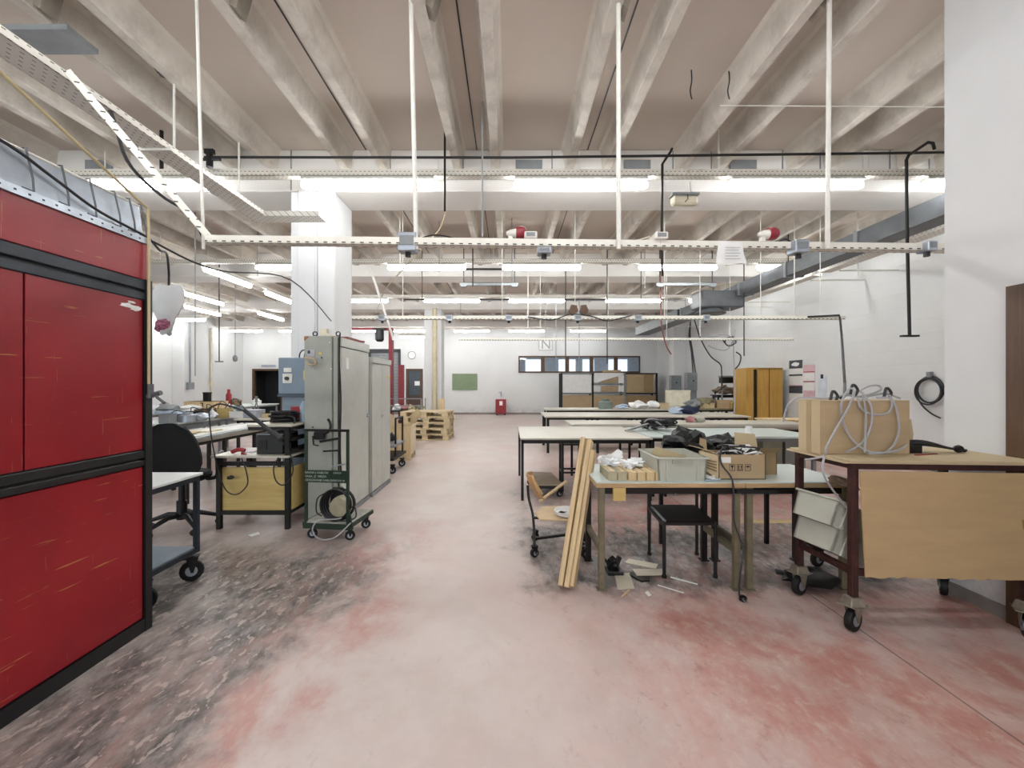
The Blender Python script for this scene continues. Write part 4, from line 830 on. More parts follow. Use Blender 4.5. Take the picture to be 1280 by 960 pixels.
rk = thing('red_tool_box', 'red metal cabinet with white notice standing at the back wall', 'cabinet', (rcx, 19.4, 0)); MB().box(-.24, .24, -.2, .2, .08, .72).build('body', REDP, rk, bevel=.01); MB().box(-.22, .22, -.21, -.2, .1, .68).build('door', REDP, rk)
MB().box(-.06, .08, -.215, -.21, .45, .64).build('notice', PAPER, rk)
for s in (-1, 1): MB().box(s*.18-.03, s*.18+.03, -.15, .15, 0, .08).build('foot', BLACK, rk)
fx = thing('tap_fitting', 'small grey pipe fitting on the wall above the red cabinet', 'fitting', (rcx, 19.79, .82)); MB().cyl((0, -.05, 0), (0, -.05, .25), .02, 8).cyl((-.12, -.05, .2), (.05, -.05, .2), .015, 8).beam((0, 0, .1), (0, -.05, .1), .03, .03).build('pipe', GALV, fx)
ds = solo(MB().box(X(327, 19.8), X(345, 19.8), 19.77, 19.799, Z(459, 19.8), Z(456, 19.8)), 'door_sign', GALV, 'narrow lettered sign above the dark left doorway', 'sign')
# ================================================================ LEFT BAY BENCHES
def bench(name, label, x0, x1, y0, y1, zt=.75, topm=None, legm=None, th=.025, legs=(0, 1), lw=.035, ax='x', cat='table', inset=.04, shelf=None, rail=True, group=None, legdims=None):
    topm = topm or TOPW; legm = legm or DARKST
    t = thing(name, label, cat, ((x0+x1)/2, (y0+y1)/2, 0), 0, group)
    MB().box(x0, x1, y0, y1, zt-th, zt).build('tabletop', topm, t, bevel=.003, **W)
    L = (x1-x0) if ax == 'x' else (y1-y0)
    for f in legs:
        for g in (0, 1):
            if ax == 'x': x = x0+inset+(L-2*inset-lw)*f; y = y0+inset if g == 0 else y1-inset-lw
            else: y = y0+inset+(L-2*inset-lw)*f; x = x0+inset if g == 0 else x1-inset-lw
            MB().box(x, x+lw, y, y+lw, 0, zt-th).build('leg', legm, t, **W)
    if rail:
        for y in (y0+inset+lw/2, y1-inset-lw/2): MB().beam((x0+inset, y, zt-th-.025), (x1-inset, y, zt-th-.025), .025, .04).build('rail', legm, t, **W)
        for x in (x0+inset+lw/2, x1-inset-lw/2): MB().beam((x, y0+inset, zt-th-.025), (x, y1-inset, zt-th-.025), .025, .04).build('rail', legm, t, **W)
    if shelf: MB().box(x0+inset, x1-inset, y0+inset, y1-inset, shelf, shelf+.02).build('lower_shelf', legm, t, **W)
    return t
bench('assembly_table', 'long narrow assembly table with aluminium edge behind the black office chair', -4.55, -3.75, 4.95, 7.1, .76, mat('aluminium_edge_top', 'a19f97', .35, .2), DARKST, .05, (0, .33, .66, 1), .04, 'y')
nt = bpy.data.objects['assembly_table']
MB().box(-3.80, -3.755, 4.96, 7.09, .76, .775).build('edge_profile', GALV, nt, **W); MB().box(-3.90, -3.80, 4.96, 7.09, .76, .764).build('dark_channel', BLACK, nt, **W); MB().box(-4.3, -3.92, 5.0, 7.05, .76, .768).build('pale_strip', PAPER, nt, **W)
bench('assembly_table', 'long far assembly table along the left wall side with clutter on it', -9.0, -7.8, 9.2, 14.4, .76, TOPG, MIDG, .03, (0, .33, .66, 1), .04, 'y', shelf=.3)
bench('assembly_table', 'middle left bench carrying parts bins behind narrow table', -6.4, -5.6, 7.0, 9.6, .76, TOPG, MIDG, .03, (0, .5, 1), .04, 'y', shelf=.35)
bench('assembly_table', 'low bench with drawers at the foot of the blue cabinet', -5.2, -3.2, 8.0, 8.8, .76, TOPW, DARKST, .03, (0, .5, 1), .04, 'x')
def openbox(name, label, cat, c, sx, sy, sz, m, rz=0, inner=None, flaps=0, th=.006, group=None, taper=1.0):
    t = thing(name, label, cat, c, rz, group)
    if taper == 1.0:
        MB().box(-sx/2, sx/2, -sy/2, sy/2, 0, th).build('bottom', inner or m, t)
        for n, a in (('side', (-sx/2, sx/2, -sy/2, -sy/2+th)), ('side', (-sx/2, sx/2, sy/2-th, sy/2)), ('side', (-sx/2, -sx/2+th, -sy/2, sy/2)), ('side', (sx/2-th, sx/2, -sy/2, sy/2))): MB().box(*a, 0, sz).build(n, m, t)
    return t
def clutter(specs, group):
    for (kind, px, py, d, w, h, m, label, cat) in specs:
        p = P(px, py, d); name = cat.replace(' ', '_')
        if kind == 'b':
            t = thing(name, label, cat, p, random.uniform(-.2, .2), group)
            MB().box(-w/2, w/2, -w*.35, w*.35, 0, h).build('body', m, t, bevel=min(w, h)*.04); MB().box(-w/2-.004, w/2+.004, -w*.35-.004, w*.35+.004, h*.86, h).build('lid', m, t)
        elif kind == 'l': solo(MB().lump((p.x, p.y, p.z+h*.48), (w/2, w*.35, h/2), int(px), rough=.55), name, m, label, cat, group, smooth=True)
        elif kind == 'c':
            t = thing(name, label, cat, p, 0, group); MB().lathe([(w*.5, 0), (w*.5, h*.75), (w*.3, h*.85), (w*.25, h)], (0, 0, 0), 12).build('body', m, t, smooth=True); MB().lathe([(w*.28, h), (w*.28, h*1.08), (w*.05, h*1.1)], (0, 0, 0), 12).build('cap', m, t)
        elif kind == 't':
            solo(MB().box(p.x-w/2, p.x+w/2, p.y-.15, p.y+.15, p.z, p.z+h), name, m, label, cat, group, bevel=.003)
ZT = lambda d, z=.76: VY-(z-CH)*F/d
clutter([
 ('l', 206, ZT(9.6), 9.6, .55, .22, MIDG, 'grey heap of metal jigs at the left end of the far table', 'jig'),
 ('t', 214, ZT(9.4), 9.4, .5, .06, LBL, 'flat blue-grey tray on the near end of the far table', 'tray'),
 ('l', 232, ZT(10.3), 10.3, .5, .12, PAPER, 'white crumpled film on the far left table', 'film'),
 ('l', 243, ZT(11), 11, .45, .13, PAPER, 'second white film heap, right of the first', 'film'),
 ('b', 258, ZT(11.3), 11.3, .8, .2, PINE, 'wide wooden tray box on the far left table', 'box'),
 ('b', 259, ZT(11.3, .96), 11.3, .16, .24, DARKST, 'small dark instrument standing on the wooden tray box', 'instrument'),
 ('c', 286, ZT(12.6), 12.6, .15, .46, REDP, 'red fire extinguisher standing at the left bay wall', 'extinguisher'),
 ('l', 250, ZT(7.6), 7.6, .3, .14, GALV, 'grey metal casting on the middle left bench', 'casting'),
 ('b', 224, ZT(7.5), 7.5, .3, .12, NAVY, 'navy blue parts tray on the middle left bench', 'tray'),
 ('b', 262, ZT(8.3), 8.3, .4, .17, BRW, 'brown wooden bin on the left bench', 'bin'),
 ('b', 281, ZT(8.3), 8.3, .22, .18, OAKX, 'yellow storage bin on the left bench', 'bin'),
 ('b', 300, ZT(8.3), 8.3, .3, .13, PAPER, 'white carton beside the yellow bin', 'carton'),
 ('t', 318, ZT(8.3), 8.3, .26, .16, GALV, 'grey steel box at the right of the left bench', 'box'),
 ('l', 312, 520, 8.3, .3, .12, CREAM, 'cream cloth heap behind the black cable coil', 'cloth'),
 ('l', 238, ZT(5.5), 5.5, .2, .06, CARDL, 'torn tan cardboard piece on the narrow table', 'cardboard'),
 ('t', 262, ZT(5.8), 5.8, .16, .035, CREAM, 'cream plastic strip on the narrow table', 'strip'),
], 'things on the left benches')
rr = random.Random(11); nm = [('box', 'b', MIDG, 'grey'), ('jar', 'c', PAPER, 'white'), ('tool rest', 'b', DARKST, 'dark'), ('carton', 'b', CARDL, 'tan'), ('rag', 'l', BRW, 'brown'), ('roll', 'c', GALV, 'steel-coloured'), ('bin', 'b', BLUEP, 'light blue'), ('film', 'l', PLAST, 'white')]
sp = []
for k in range(26):
    c, kd, m, cl = nm[(k*5+k//8) % 8]; w = .14+.16*rr.random(); h = .08+.14*rr.random()
    if k < 8: x, d, z, wh = -5.75+.1*(k % 2), 7.15+.31*k, .76, 'on top of the middle left bench'
    elif k < 14: x, d, z, wh = -5.8, 7.2+.4*(k-8), .37, 'on the lower shelf of the middle left bench'
    elif k < 20: x, d, z, wh = -8.15+.12*(k % 3), 9.5+.8*(k-14), .76, 'on the far left table'
    else: x, d, z, wh = -5.0+.32*(k-20), 8.25, .76, 'on the bench behind the raised shelf'
    sp.append((kd, VX+x*F/d, VY-(z-CH)*F/d, d, w, h, m, '%s %s %s, %s nearest' % (cl, c, wh, ORD[min(6, (k if k < 8 else k-8 if k < 14 else k-14 if k < 20 else k-20) % 7)]), c))
clutter(sp, 'small things on the left bay benches')
for k in range(5): solo(MB().tube(smoothpath([(-5.9+.2*math.sin(k), 7.3+.4*k, .78), (-5.8, 7.35+.4*k, .95+.04*k), (-5.65, 7.45+.4*k, .9), (-5.62, 7.5+.4*k, .78)]), .008, 6), 'bent_wire', DKCAB, 'dark bent wire standing on the middle left bench, %s from the camera' % ORD[k], 'wire', 'bent wires')
af = thing('stand_frame', 'small metal A-frame stand on the left bay bench', 'stand', P(303, ZT(8.6), 8.6)+Vector((.0, 0, 0)))
af.location = (-5.0, 8.4, .76)
for s in (-1, 1): MB().beam((s*.09, 0, 0), (0, 0, .3), .015, .015, (0, 1, 0)).build('leg', MIDG, af)
MB().beam((0, 0, .3), (0, 0, .42), .04, .03, (0, 1, 0)).build('head', MIDG, af)
# left wall conduits and switches
for y, l, z0 in ((14.1, 'nearest', 1.4), (12.0, 'second', 1.4), (10.9, 'thin slanting', 1.3)):
    pass
wc = thing('wall_switch', 'grey switch box with conduit on the left wall pilaster', 'switch', (-11.93, 15.8, 1.22)); MB().box(0, .12, -.14, .14, 0, .26).build('box', MIDG, wc, bevel=.01); MB().cyl((.05, 0, .26), (.05, 0, 2.5), .035, 8).build('conduit', MIDG, wc)
wc2 = thing('wall_switch', 'small socket with pale conduit on the left wall farther back', 'switch', (-12.39, 17.6, 1.35)); MB().box(0, .1, -.1, .1, 0, .16).build('box', CREAM, wc2); MB().cyl((.05, .0, -.9), (.05, 0, 2.4), .045, 8).build('conduit', CREAM, wc2)
pl = thing('pendant_socket', 'grey pendant socket hanging on a cable over the left bay', 'socket', P(294, 452, 11)); MB().lathe([(.03, 0), (.055, .04), (.055, .12), (.02, .17)], (0, 0, 0), 10).build('plug', MIDG, pl, smooth=True); MB().cyl((0, 0, .17), (0, 0, ZC-P(294, 452, 11).z-.003), .008, 6).build('cord', MIDG, pl)
# ================================================================ RIGHT: first work tables
def worktable(label, x0, x1, extra):
    t = thing('work_table', label, 'table', ((x0+x1)/2, 3.2, 0)); y0, y1 = 2.9, 3.56
    MB().box(x0, x1, y0, y1, .74, .748).build('laminate', TOPG, t, **W); MB().box(x0, x1, y0-.004, y1, .71, .74).build('edge_board', WEDGE, t, bevel=.003, **W)
    for x in (x0+.02, x1-.065):
        for y, m in ((y0+.015, OLIVE), (y1-.16, DARKST)):
            MB().box(x, x+.042, y, y+.042, .008, .71).build('leg', m, t, bevel=.004, **W)
            MB().box(x-.012, x+.054, y-.01, y+.052, 0, .008).build('foot_plate', m, t, **W)
        MB().beam((x+.02, y0+.03, .27), (x+.02, y1-.13, .27), .03, .045).build('side_rail', OLIVE, t, **W)
    for y in (y0+.04, y1-.14): MB().beam((x0+.03, y, .685), (x1-.03, y, .685), .03, .045).build('rail', DARKST, t, **W)
    return t
worktable('first work table with pale green top nearest the camera, planks leaning on it', .60, 1.617, 0)
worktable('second work table butted to the first, carrying a symbol-printed carton', 1.62, 2.36, 0)
solo(MB().box(.715, .80, 2.90, 2.93, .62, .708), 'timber_block', OAKX, 'yellow timber block fixed under the front edge of first work table', 'block')
solo(MB().box(1.55, 1.83, 2.885, 2.912, .672, .698), 'clamp_bar', BLACK, 'black flat bar fixed under the joint of the two work tables', 'bar')
# leaning planks
def plank(pb, pt, w, th, label, m=PINE):
    pb, pt = Vector(pb), Vector(pt); d = (pt-pb); L = d.length; t = thing('plank', label, 'plank', pb)
    q = d.to_track_quat('Z', 'X'); M = q.to_matrix().to_4x4()
    me = MB().box(-w/2, w/2, -th/2, th/2, 0, L)
    o = me.build('board', m, t, bevel=.002); o.rotation_euler = q.to_euler()
    t2 = o; 
    return o, t
def plank1(pb, pt, w, th, label, m=PINE):
    pb, pt = Vector(pb), Vector(pt); d = pt-pb; L = d.length; dn = d.normalized()
    side = Vector((.9, -.42, 0)); side = (side-dn*side.dot(dn)).normalized(); nn = dn.cross(side)
    me = MB().box(-w/2, w/2, -th/2, th/2, 0, L); o = me.build('plank', m, None, bevel=.002)
    R = Matrix((side, nn, dn)).transposed().to_4x4(); o.rotation_euler = R.to_euler(); o.location = pb; tag(o, label, 'plank'); return o
plank1((.365, 2.94, .02), (.595, 3.36, .99), .035, .07, 'left one of the pale planks leaning on the first work table')
plank1((.405, 2.915, .022), (.635, 3.30, .98), .034, .075, 'middle pale plank leaning on the first work table')
plank1((.44, 2.93, .022), (.655, 3.28, .90), .03, .07, 'right thinner plank leaning on the work table corner')
plank1((.475, 3.12, .02), (.66, 3.34, .84), .03, .045, 'short yellow plank behind the leaning planks', OAKX)
# wooden blocks
bb = thing('wooden_block', 'pale wooden block in the front row beside the grey crate', 'block', (0, 0, 0), 0, 'wooden blocks on the first work table')
MB().box(-.028, .028, -.045, .045, 0, .058).build('block', PINE, bb, bevel=.002); MB().box(-.008, .008, -.046, .046, .058, .061).build('slot', mat('light_groove', 'e0cfa6', .7), bb)
n = 0
for r in range(4):
    for c in range(4):
        lx = X(789+11.2*c, 2.98); loc = (lx, 2.99+.095*r, .748)
        l = ['leftmost', 'second', 'third', 'rightmost'][c]+' pale wooden block, '+['front row', 'second row', 'third row', 'back row'][r]+' of the batch beside the grey crate'
        if n == 0: bb.location = loc; bb['label'] = l
        else: dup(bb, loc, 0, l)
        n += 1
gb2 = thing('grey_block', '', 'block', (0, 0, 0), 0, 'greyish blocks on the first work table')
MB().box(-.031, .031, -.045, .045, 0, .06).build('block', mat('grey_wood_block', 'b0a78c', .7, 0, .1), gb2, bevel=.002); MB().box(-.012, .012, -.046, .046, .06, .064).build('slot', PINE, gb2)
n = 0
for r in range(3):
    for c in range(2):
        loc = (X(764+12*c, 3.0), 3.0+.095*r, .748); l = ('left', 'right')[c]+' greyish block in the '+('front', 'middle', 'back')[r]+' row near the leaning planks'
        if n == 0: gb2.location = loc; gb2['label'] = l
        else: dup(gb2, loc, 0, l)
        n += 1
for k, (x, y, z, r, l) in enumerate(((.89, 3.1, .83, (.045, .05, .022), 'white crumpled film on the wooden blocks, front heap'), (.955, 3.2, .83, (.05, .05, .024), 'white crumpled film on blocks nearest the grey crate'), (.77, 3.18, .83, (.045, .05, .02), 'white torn film on the greyish blocks'), (.82, 3.4, .8, (.08, .05, .05), 'white paper cups and film behind the wooden blocks'))):
    solo(MB().lump((x, y, z), r, 50+k, rough=1.1, sub=3), 'crumpled_film', PLAST, l, 'film')
# grey euro crate
def eurocrate(label, loc, rz=0, sx=.4, sy=.6, sz=.16, tilt=None):
    t = thing('plastic_crate', label, 'crate', loc, rz)
    if tilt: t.matrix_basis = Matrix.Translation(loc) @ tilt; t.rotation_euler = tilt.to_euler()
    th = .012; k = .94
    def wall(a, b, n):  # slightly flared walls
        (x0, y0), (x1, y1) = a, b; nx, ny = n
        vs = [(x0*k, y0*k, .0), (x1*k, y1*k, .0), (x1, y1, sz), (x0, y0, sz)]; vs += [(v[0]-nx*th, v[1]-ny*th, v[2]) for v in vs]
        return MB().add(vs, [(0, 1, 2, 3), (7, 6, 5, 4), (0, 4, 5, 1), (1, 5, 6, 2), (2, 6, 7, 3), (3, 7, 4, 0)])
    X2, Y2 = sx/2, sy/2
    wall((-X2, -Y2), (X2, -Y2), (0, -1)).build('end_wall', EUROG, t); wall((X2, Y2), (-X2, Y2), (0, 1)).build('end_wall', EUROG, t)
    wall((X2, -Y2), (X2, Y2), (1, 0)).build('side_wall', EUROG, t); wall((-X2, Y2), (-X2, -Y2), (-1, 0)).build('side_wall', EUROG, t)
    MB().box(-X2*k, X2*k, -Y2*k, Y2*k, 0, .01).build('bottom', CRATED, t)
    r = MB(); e = .012
    r.box(-X2-e, X2+e, -Y2-e, -Y2+e, sz-.014, sz).box(-X2-e, X2+e, Y2-e, Y2+e, sz-.014, sz).box(-X2-e, -X2+e, -Y2, Y2, sz-.014, sz).box(X2-e, X2+e, -Y2, Y2, sz-.014, sz).build('rim', EUROG, t, bevel=.003)
    for s in (-1, 1):
        MB().box(-.07, .07, s*(Y2+.002)-.006, s*(Y2+.002)+.006, sz-.045, sz-.014).build('handle_recess', mat('crate_handle_shade', '9fa294', .6), t)
        for xx in (-X2*.62, X2*.62): MB().box(xx-.006, xx+.006, s*(Y2*.97)-.008, s*(Y2*.97)+.008, .0, sz-.014).build('rib', EUROG, t)
    return t
ec = eurocrate('grey plastic stacking crate on first work table between blocks and carton', (1.20, 3.13, .748), 0, .345, .40, .165)
solo(MB().prism([Vector(p) for p in ((0, 0, 0), (.27, 0, 0), (.27, 0, .105), (.03, 0, .18), (.0, 0, .12))], (1.09, 3.24, .765), (1.09, 3.245, .765)), 'card_sheet', CARDL, 'beige card sheet standing inside the grey stacking crate', 'card')
solo(MB().lump((1.40, 2.99, .765), (.05, .05, .016), 66, rough=.7), 'white_papers', PAPER, 'crumpled white papers between the grey crate and the carton', 'paper')
solo(MB().beam((1.36, 2.95, .752), (1.47, 2.97, .752), .03, .006).beam((1.38, 3.0, .76), (1.47, 2.94, .757), .012, .006), 'paper_strips', LBL, 'thin blue-white strips lying before the carton corner', 'strip')
# carton with handling symbols
ct = thing('carton', 'open brown carton printed with three handling symbols, full of cables', 'carton', (1.63, 3.08, .748), 0)
x0, x1, y0, y1, h = -.155, .175, -.1, .12, .175
MB().box(x0, x1, y0, y1, 0, .006).build('bottom', CARD, ct)
fr = MB().box(x0, x1, y0, y0+.005, 0, h).build('front_side', CARD, ct)
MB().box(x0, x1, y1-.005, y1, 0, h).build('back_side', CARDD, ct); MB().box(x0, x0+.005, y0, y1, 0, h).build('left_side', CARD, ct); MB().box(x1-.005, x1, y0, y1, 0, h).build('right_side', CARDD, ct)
lf = MB().prism([Vector(p) for p in ((x0, y0, h), (x0, y1, h), (x0-.11, y1+.02, h+.03), (x0-.11, y0+.06, h+.04))], (0, 0, 0), (0, .0, .004)).build('left_flap', CARDL, ct)
side = MB().prism([Vector(p) for p in ((x0, y0, .0), (x0, y0, h-.005), (x0-.115, y0+.04, h+.02), (x0-.1, y0+.04, .075))], (0, 0, 0), (-.0, .004, 0)).build('printed_flap', CARDL, ct)
for k in range(4): MB().beam((x0-.015, y0-.002, .125-.022*k), (x0-.09, y0+.028, .135-.016*k), .003, .009).build('printed_line', INKB, ct)
MB().box(x0+.012, x0+.085, y0-.002, y0, .118, .158).build('label', PAPER, ct)
for k in range(3):
    cx = x0+.095+.055*k; a, b, z0, z1 = cx-.02, cx+.02, .062, .108; y = y0-.0015
    MB().box(a, b, y, y0, z1-.003, z1).box(a, b, y, y0, z0, z0+.003).box(a, a+.003, y, y0, z0, z1).box(b-.003, b, y, y0, z0, z1).build('symbol_frame', INK, ct)
    s = MB()
    if k == 0: s.prism([Vector(p) for p in ((cx-.01, y, .1), (cx+.01, y, .1), (cx+.008, y, .09), (cx+.002, y, .085), (cx+.002, y, .073), (cx+.008, y, .07), (cx-.008, y, .07), (cx-.002, y, .073), (cx-.002, y, .085), (cx-.008, y, .09))], (0, 0, 0), (0, .0015, 0))
    elif k == 1:
        for q in (-.009, .009): s.box(cx+q-.0025, cx+q+.0025, y, y0, .072, .092); s.prism([Vector(p) for p in ((cx+q-.006, y, .091), (cx+q+.006, y, .091), (cx+q, y, .101))], (0, 0, 0), (0, .0015, 0))
        s.box(cx-.016, cx+.016, y, y0, .067, .07)
    else:
        s.prism([Vector((cx+.014*math.cos(a2), y, .087+.011*math.sin(a2))) for a2 in [PI*q/6 for q in range(7)]], (0, 0, 0), (0, .0015, 0)); s.box(cx-.001, cx+.001, y, y0, .072, .088)
    s.build('symbol', INK, ct)
for k, (a, m) in enumerate(((0, DKCAB), (1, PAPER), (2, DKCAB), (3, PAPER), (4, GREYCAB), (5, DKCAB), (6, PAPER), (7, DKCAB))):
    rr = random.Random(k+3); pts = [(x0+.03+rr.random()*.28, y0+.03+rr.random()*.15, h-.03+rr.random()*(.08 if k > 1 else .03)) for _ in range(7)]
    MB().tube(smoothpath(pts), .006, 6).build('cable', m, ct, smooth=True)
for k in range(4): MB().lump((x0+.12+.055*k, -.0, h-.0), (.04, .05, .04), 80+k, rough=.9).build('packed_item', (BLACK, PAPER, BLACK, PAPER)[k], ct)
cable('plug_cable', [(1.55, 3.05, .95), (1.51, 3.0, .965), (1.47, 2.95, .92), (1.47, 2.92, .86), (1.515, 2.885, .78), (1.525, 2.875, .68), (1.52, 2.86, .5), (1.545, 2.84, .39), (1.56, 2.82, .3), (1.53, 2.8, .18), (1.515, 2.79, .05), (1.525, 2.78, .02)], .006, DKCAB, 'black power cable running from the carton down to the floor, plug on floor')
pg = thing('power_plug', 'black angled power plug lying on the floor below the carton', 'plug', (1.53, 2.77, 0)); MB().lathe([(.012, 0), (.024, .006), (.024, .03), (.014, .038)], (0, 0, 0), 12).build('body', BLACK, pg, smooth=True)
for s in (-1, 1): MB().cyl((s*.008, -.02, .018), (s*.008, -.045, .018), .0025, 6).build('pin', GALV, pg)
c2 = thing('carton', 'smaller open brown carton with raised flap right of the printed carton', 'carton', (1.885, 3.26, .748), 0)
MB().box(-.08, .1, -.12, -.115, 0, .16).build('front_side', CARDD, c2); MB().box(-.08, .1, .115, .12, 0, .16).build('back_side', CARDD, c2); MB().box(-.08, -.075, -.12, .12, 0, .16).build('left_side', CARDD, c2); MB().box(.095, .1, -.12, .12, 0, .16).build('right_side', CARDD, c2)
MB().prism([Vector(p) for p in ((-.08, -.12, .16), (.1, -.12, .16), (.115, -.17, .205), (-.09, -.17, .205))], (0, 0, 0), (0, .004, 0)).build('front_flap', CARDD, c2); MB().prism([Vector(p) for p in ((-.08, .12, .16), (.1, .12, .16), (.09, .14, .27), (-.075, .14, .285))], (0, 0, 0), (0, .004, 0)).build('back_flap', CARDL, c2)
# black bags behind
for k, (px, py, d, r, l) in enumerate(((857, 555, 3.95, (.2, .16, .13), 'left one of the black bags behind the grey crate'), (903, 560, 3.95, (.17, .16, .12), 'right black bag behind the symbol-printed carton'))):
    p = P(px, py, d); solo(MB().lump((p.x, p.y, p.z), r, 90+k, rough=.35, sub=3), 'black_bag', mat('black_bag_film', '0c0c0e', .45, 0, .2), l, 'bag')
bench('low_bench', 'dark low bench under the black bags behind the work tables', 1.3, 2.35, 3.72, 4.15, .72, BLACK, DARKST, .03, (0, 1), .03, 'x')
solo(MB().prism([Vector(p) for p in ((0, 0, 0), (.09, 0, .0), (.075, 0, .2), (.02, 0, .22))], (P(868, 570, 3.85).x, 3.78, .722), (P(868, 570, 3.85).x, 3.79, .722)), 'card_piece', CARD, 'brown card piece standing between the black bags', 'card')
# black chair
ch = thing('black_chair', 'black steel chair with black padded seat tucked under the first work table', 'chair', (1.34, 3.32, 0))
fl_ = [(1.14, 3.11), (1.515, 3.11), (1.17, 3.53), (1.565, 3.53)]
for k, (x, y) in enumerate(fl_): MB().cyl((x, y, .015), (x, y, .41 if k < 2 else .69), .0125, 10).build('leg', BLACK, ch, **W); MB().cyl((x, y, 0), (x, y, .02), .017, 10).build('foot_cap', RUBBER, ch, **W)
MB().prism([Vector(p) for p in ((1.14, 3.09, 0), (1.515, 3.09, 0), (1.55, 3.53, 0), (1.17, 3.53, 0))], (0, 0, .385), (0, 0, .42)).build('seat', mat('black_vinyl', '1d1c1c', .4), ch, bevel=.012, **W)
MB().beam((1.14, 3.11, .385), (1.17, 3.53, .385), .022, .022).build('side_bar', BLACK, ch, **W); MB().beam((1.515, 3.11, .385), (1.565, 3.53, .385), .022, .022).build('side_bar', BLACK, ch, **W)
MB().prism([Vector(p) for p in ((1.165, 3.52, 0), (1.57, 3.52, 0), (1.57, 3.54, 0), (1.165, 3.54, 0))], (0, 0, .55), (0, 0, .69)).build('backrest', MC['black_vinyl'], ch, bevel=.008, **W)
# plywood swivel chair on casters
pc = thing('plywood_chair', 'low chair with curved plywood back and seat on casters beside the planks', 'chair', (.4, 3.62, 0))
vs, fs = [], []
for s in (0, 1):
    for j in range(7):
        t = j/6; 
        for i in range(6):
            u = -1+2*i/5; vs.append((.19+.05*u*u-.05*t+.012*s+.10*(1-t)*(1-t)*.5, 3.6+.17*u*math.sqrt(max(.15, 1-(2*t-1)**2*.7)), .46+.2*t))
for s in range(2):
    for j in range(6):
        for i in range(5): k = s*42+j*6+i; fs.append((k, k+1, k+7, k+6))
bd = list(range(6))+[j*6+5 for j in range(1, 7)]+[36+i for i in range(4, -1, -1)]+[j*6 for j in range(5, 0, -1)]
for k in range(len(bd)): a, b2 = bd[k], bd[(k+1) % len(bd)]; fs.append((a, a+42, b2+42, b2))
MB().add(vs, fs).build('backrest', mat('orange_plywood', 'c39a68', .5, 0, .1, 8), pc, smooth=True, **W)
MB().prism([Vector(p) for p in ((.25, 3.44, 0), (.5, 3.42, 0), (.62, 3.5, 0), (.63, 3.7, 0), (.5, 3.82, 0), (.3, 3.8, 0), (.22, 3.62, 0))], (0, 0, .31), (0, 0, .325)).build('seat', mat('worn_plywood_seat', 'c9b08a', .55, 0, .1), pc, bevel=.004, **W)
MB().tube(smoothpath([(.16, 3.6, .56), (.17, 3.58, .45), (.2, 3.56, .33), (.21, 3.55, .22)]), .011, 8).build('back_post', DARKST, pc, **W)
MB().beam((.2, 3.55, .3), (.58, 3.5, .3), .02, .016).build('seat_bar', DARKST, pc, **W); MB().beam((.2, 3.56, .12), (.66, 3.72, .12), .025, .02).build('base_bar', DARKST, pc, **W); MB().tube([(.56, 3.5, .3), (.6, 3.46, .22), (.62, 3.46, .14)], .013, 8).build('front_post', DARKST, pc, **W)
for x, y in ((.21, 3.48), (.62, 3.47), (.66, 3.75), (.24, 3.85)): caster(pc, x, y, .035, DARKST, .5, world=True, plate=.022, tw=.03)
MB().beam((.21, 3.48, .1), (.21, 3.55, .24), .02, .02).build('front_leg', DARKST, pc, **W); MB().beam((.24, 3.85, .1), (.2, 3.57, .13), .02, .02).build('rear_bar', DARKST, pc, **W)
ld = thing('shallow_dish', 'white plastic lid with dark crumbs lying on the plywood seat', 'lid', (.5, 3.56, .327)); MB().lathe([(.09, 0), (.115, .006), (.12, .035), (.112, .035), (.105, .01), (.01, .009)], (0, 0, 0), 20).build('shell', PAPER, ld, smooth=True); MB().lump((-.05, -.01, .02), (.03, .015, .008), 4, rough=.8).build('crumbs', BLACK, ld)
# debris on the floor
p = P(768, 703, 3.2)
jm = thing('broken_motor', 'black broken machine part standing on floor boards by the table leg', 'machine part', (.79, 3.2, .0)); MB().box(-.055, .06, -.07, .05, 0, .03).build('base', BLACK, jm, bevel=.005); MB().lump((-.01, 0, .06), (.05, .04, .05), 12, rough=.6).build('casting', BLACK, jm); MB().beam((.02, 0, .05), (.045, 0, .12), .03, .03).build('lug', BLACK, jm); MB().beam((-.03, 0, .06), (-.09, .0, .12), .02, .02).build('arm', BLACK, jm)
def flat(poly, z, th, label, m=TILE, name='offcut_board'): return solo(MB().prism([Vector(q) for q in poly], (0, 0, z), (0, 0, z+th)), name, m, label, 'board')
g = lambda px, py: (X(px, CH*F/(py-VY)), CH*F/(py-VY), 0)
flat([g(768, 718), g(787, 717), g(793, 736), g(772, 737)], 0, .006, 'square beige offcut board on the floor nearest the camera')
flat([g(786, 699), g(823, 706), g(820, 712), g(781, 704)], 0, .006, 'long beige offcut strip at the back of the floor debris')
flat([g(790, 714), g(829, 714), g(834, 721), g(796, 722)], .012, .006, 'long beige offcut strip with pointed end under the black chair')
flat([g(788, 716), g(812, 721), g(812, 727), g(802, 728), g(787, 720)], 0, .012, 'dark grey board piece under the pointed beige strip', DARKST)
flat([g(776, 746), g(786, 737), g(788, 738), g(778, 747)], 0, .004, 'tiny wood splinter in front of the square offcut', PINE, 'splinter')
flat([g(806, 741), g(810, 739), g(814, 744), g(811, 746)], 0, .003, 'small white paper scrap on the floor debris', PAPER, 'paper_scrap')
flat([g(838, 721), g(872, 730), g(872, 731.2), g(838, 722.2)], 0, .003, 'long thin white rod on the floor, back one', PAPER, 'thin_rod')
flat([g(822, 731), g(855, 741), g(855, 742), g(822, 732)], 0, .003, 'long thin white rod on the floor, front one', PAPER, 'thin_rod')
flat([g(733, 693), g(757, 735), g(772, 733), g(770, 727), g(760, 700)], 0, .003, 'thin dark sheet lying under the front leg of first table', mat('floor_sheet_grey', '7b7673', .5), 'floor_sheet')
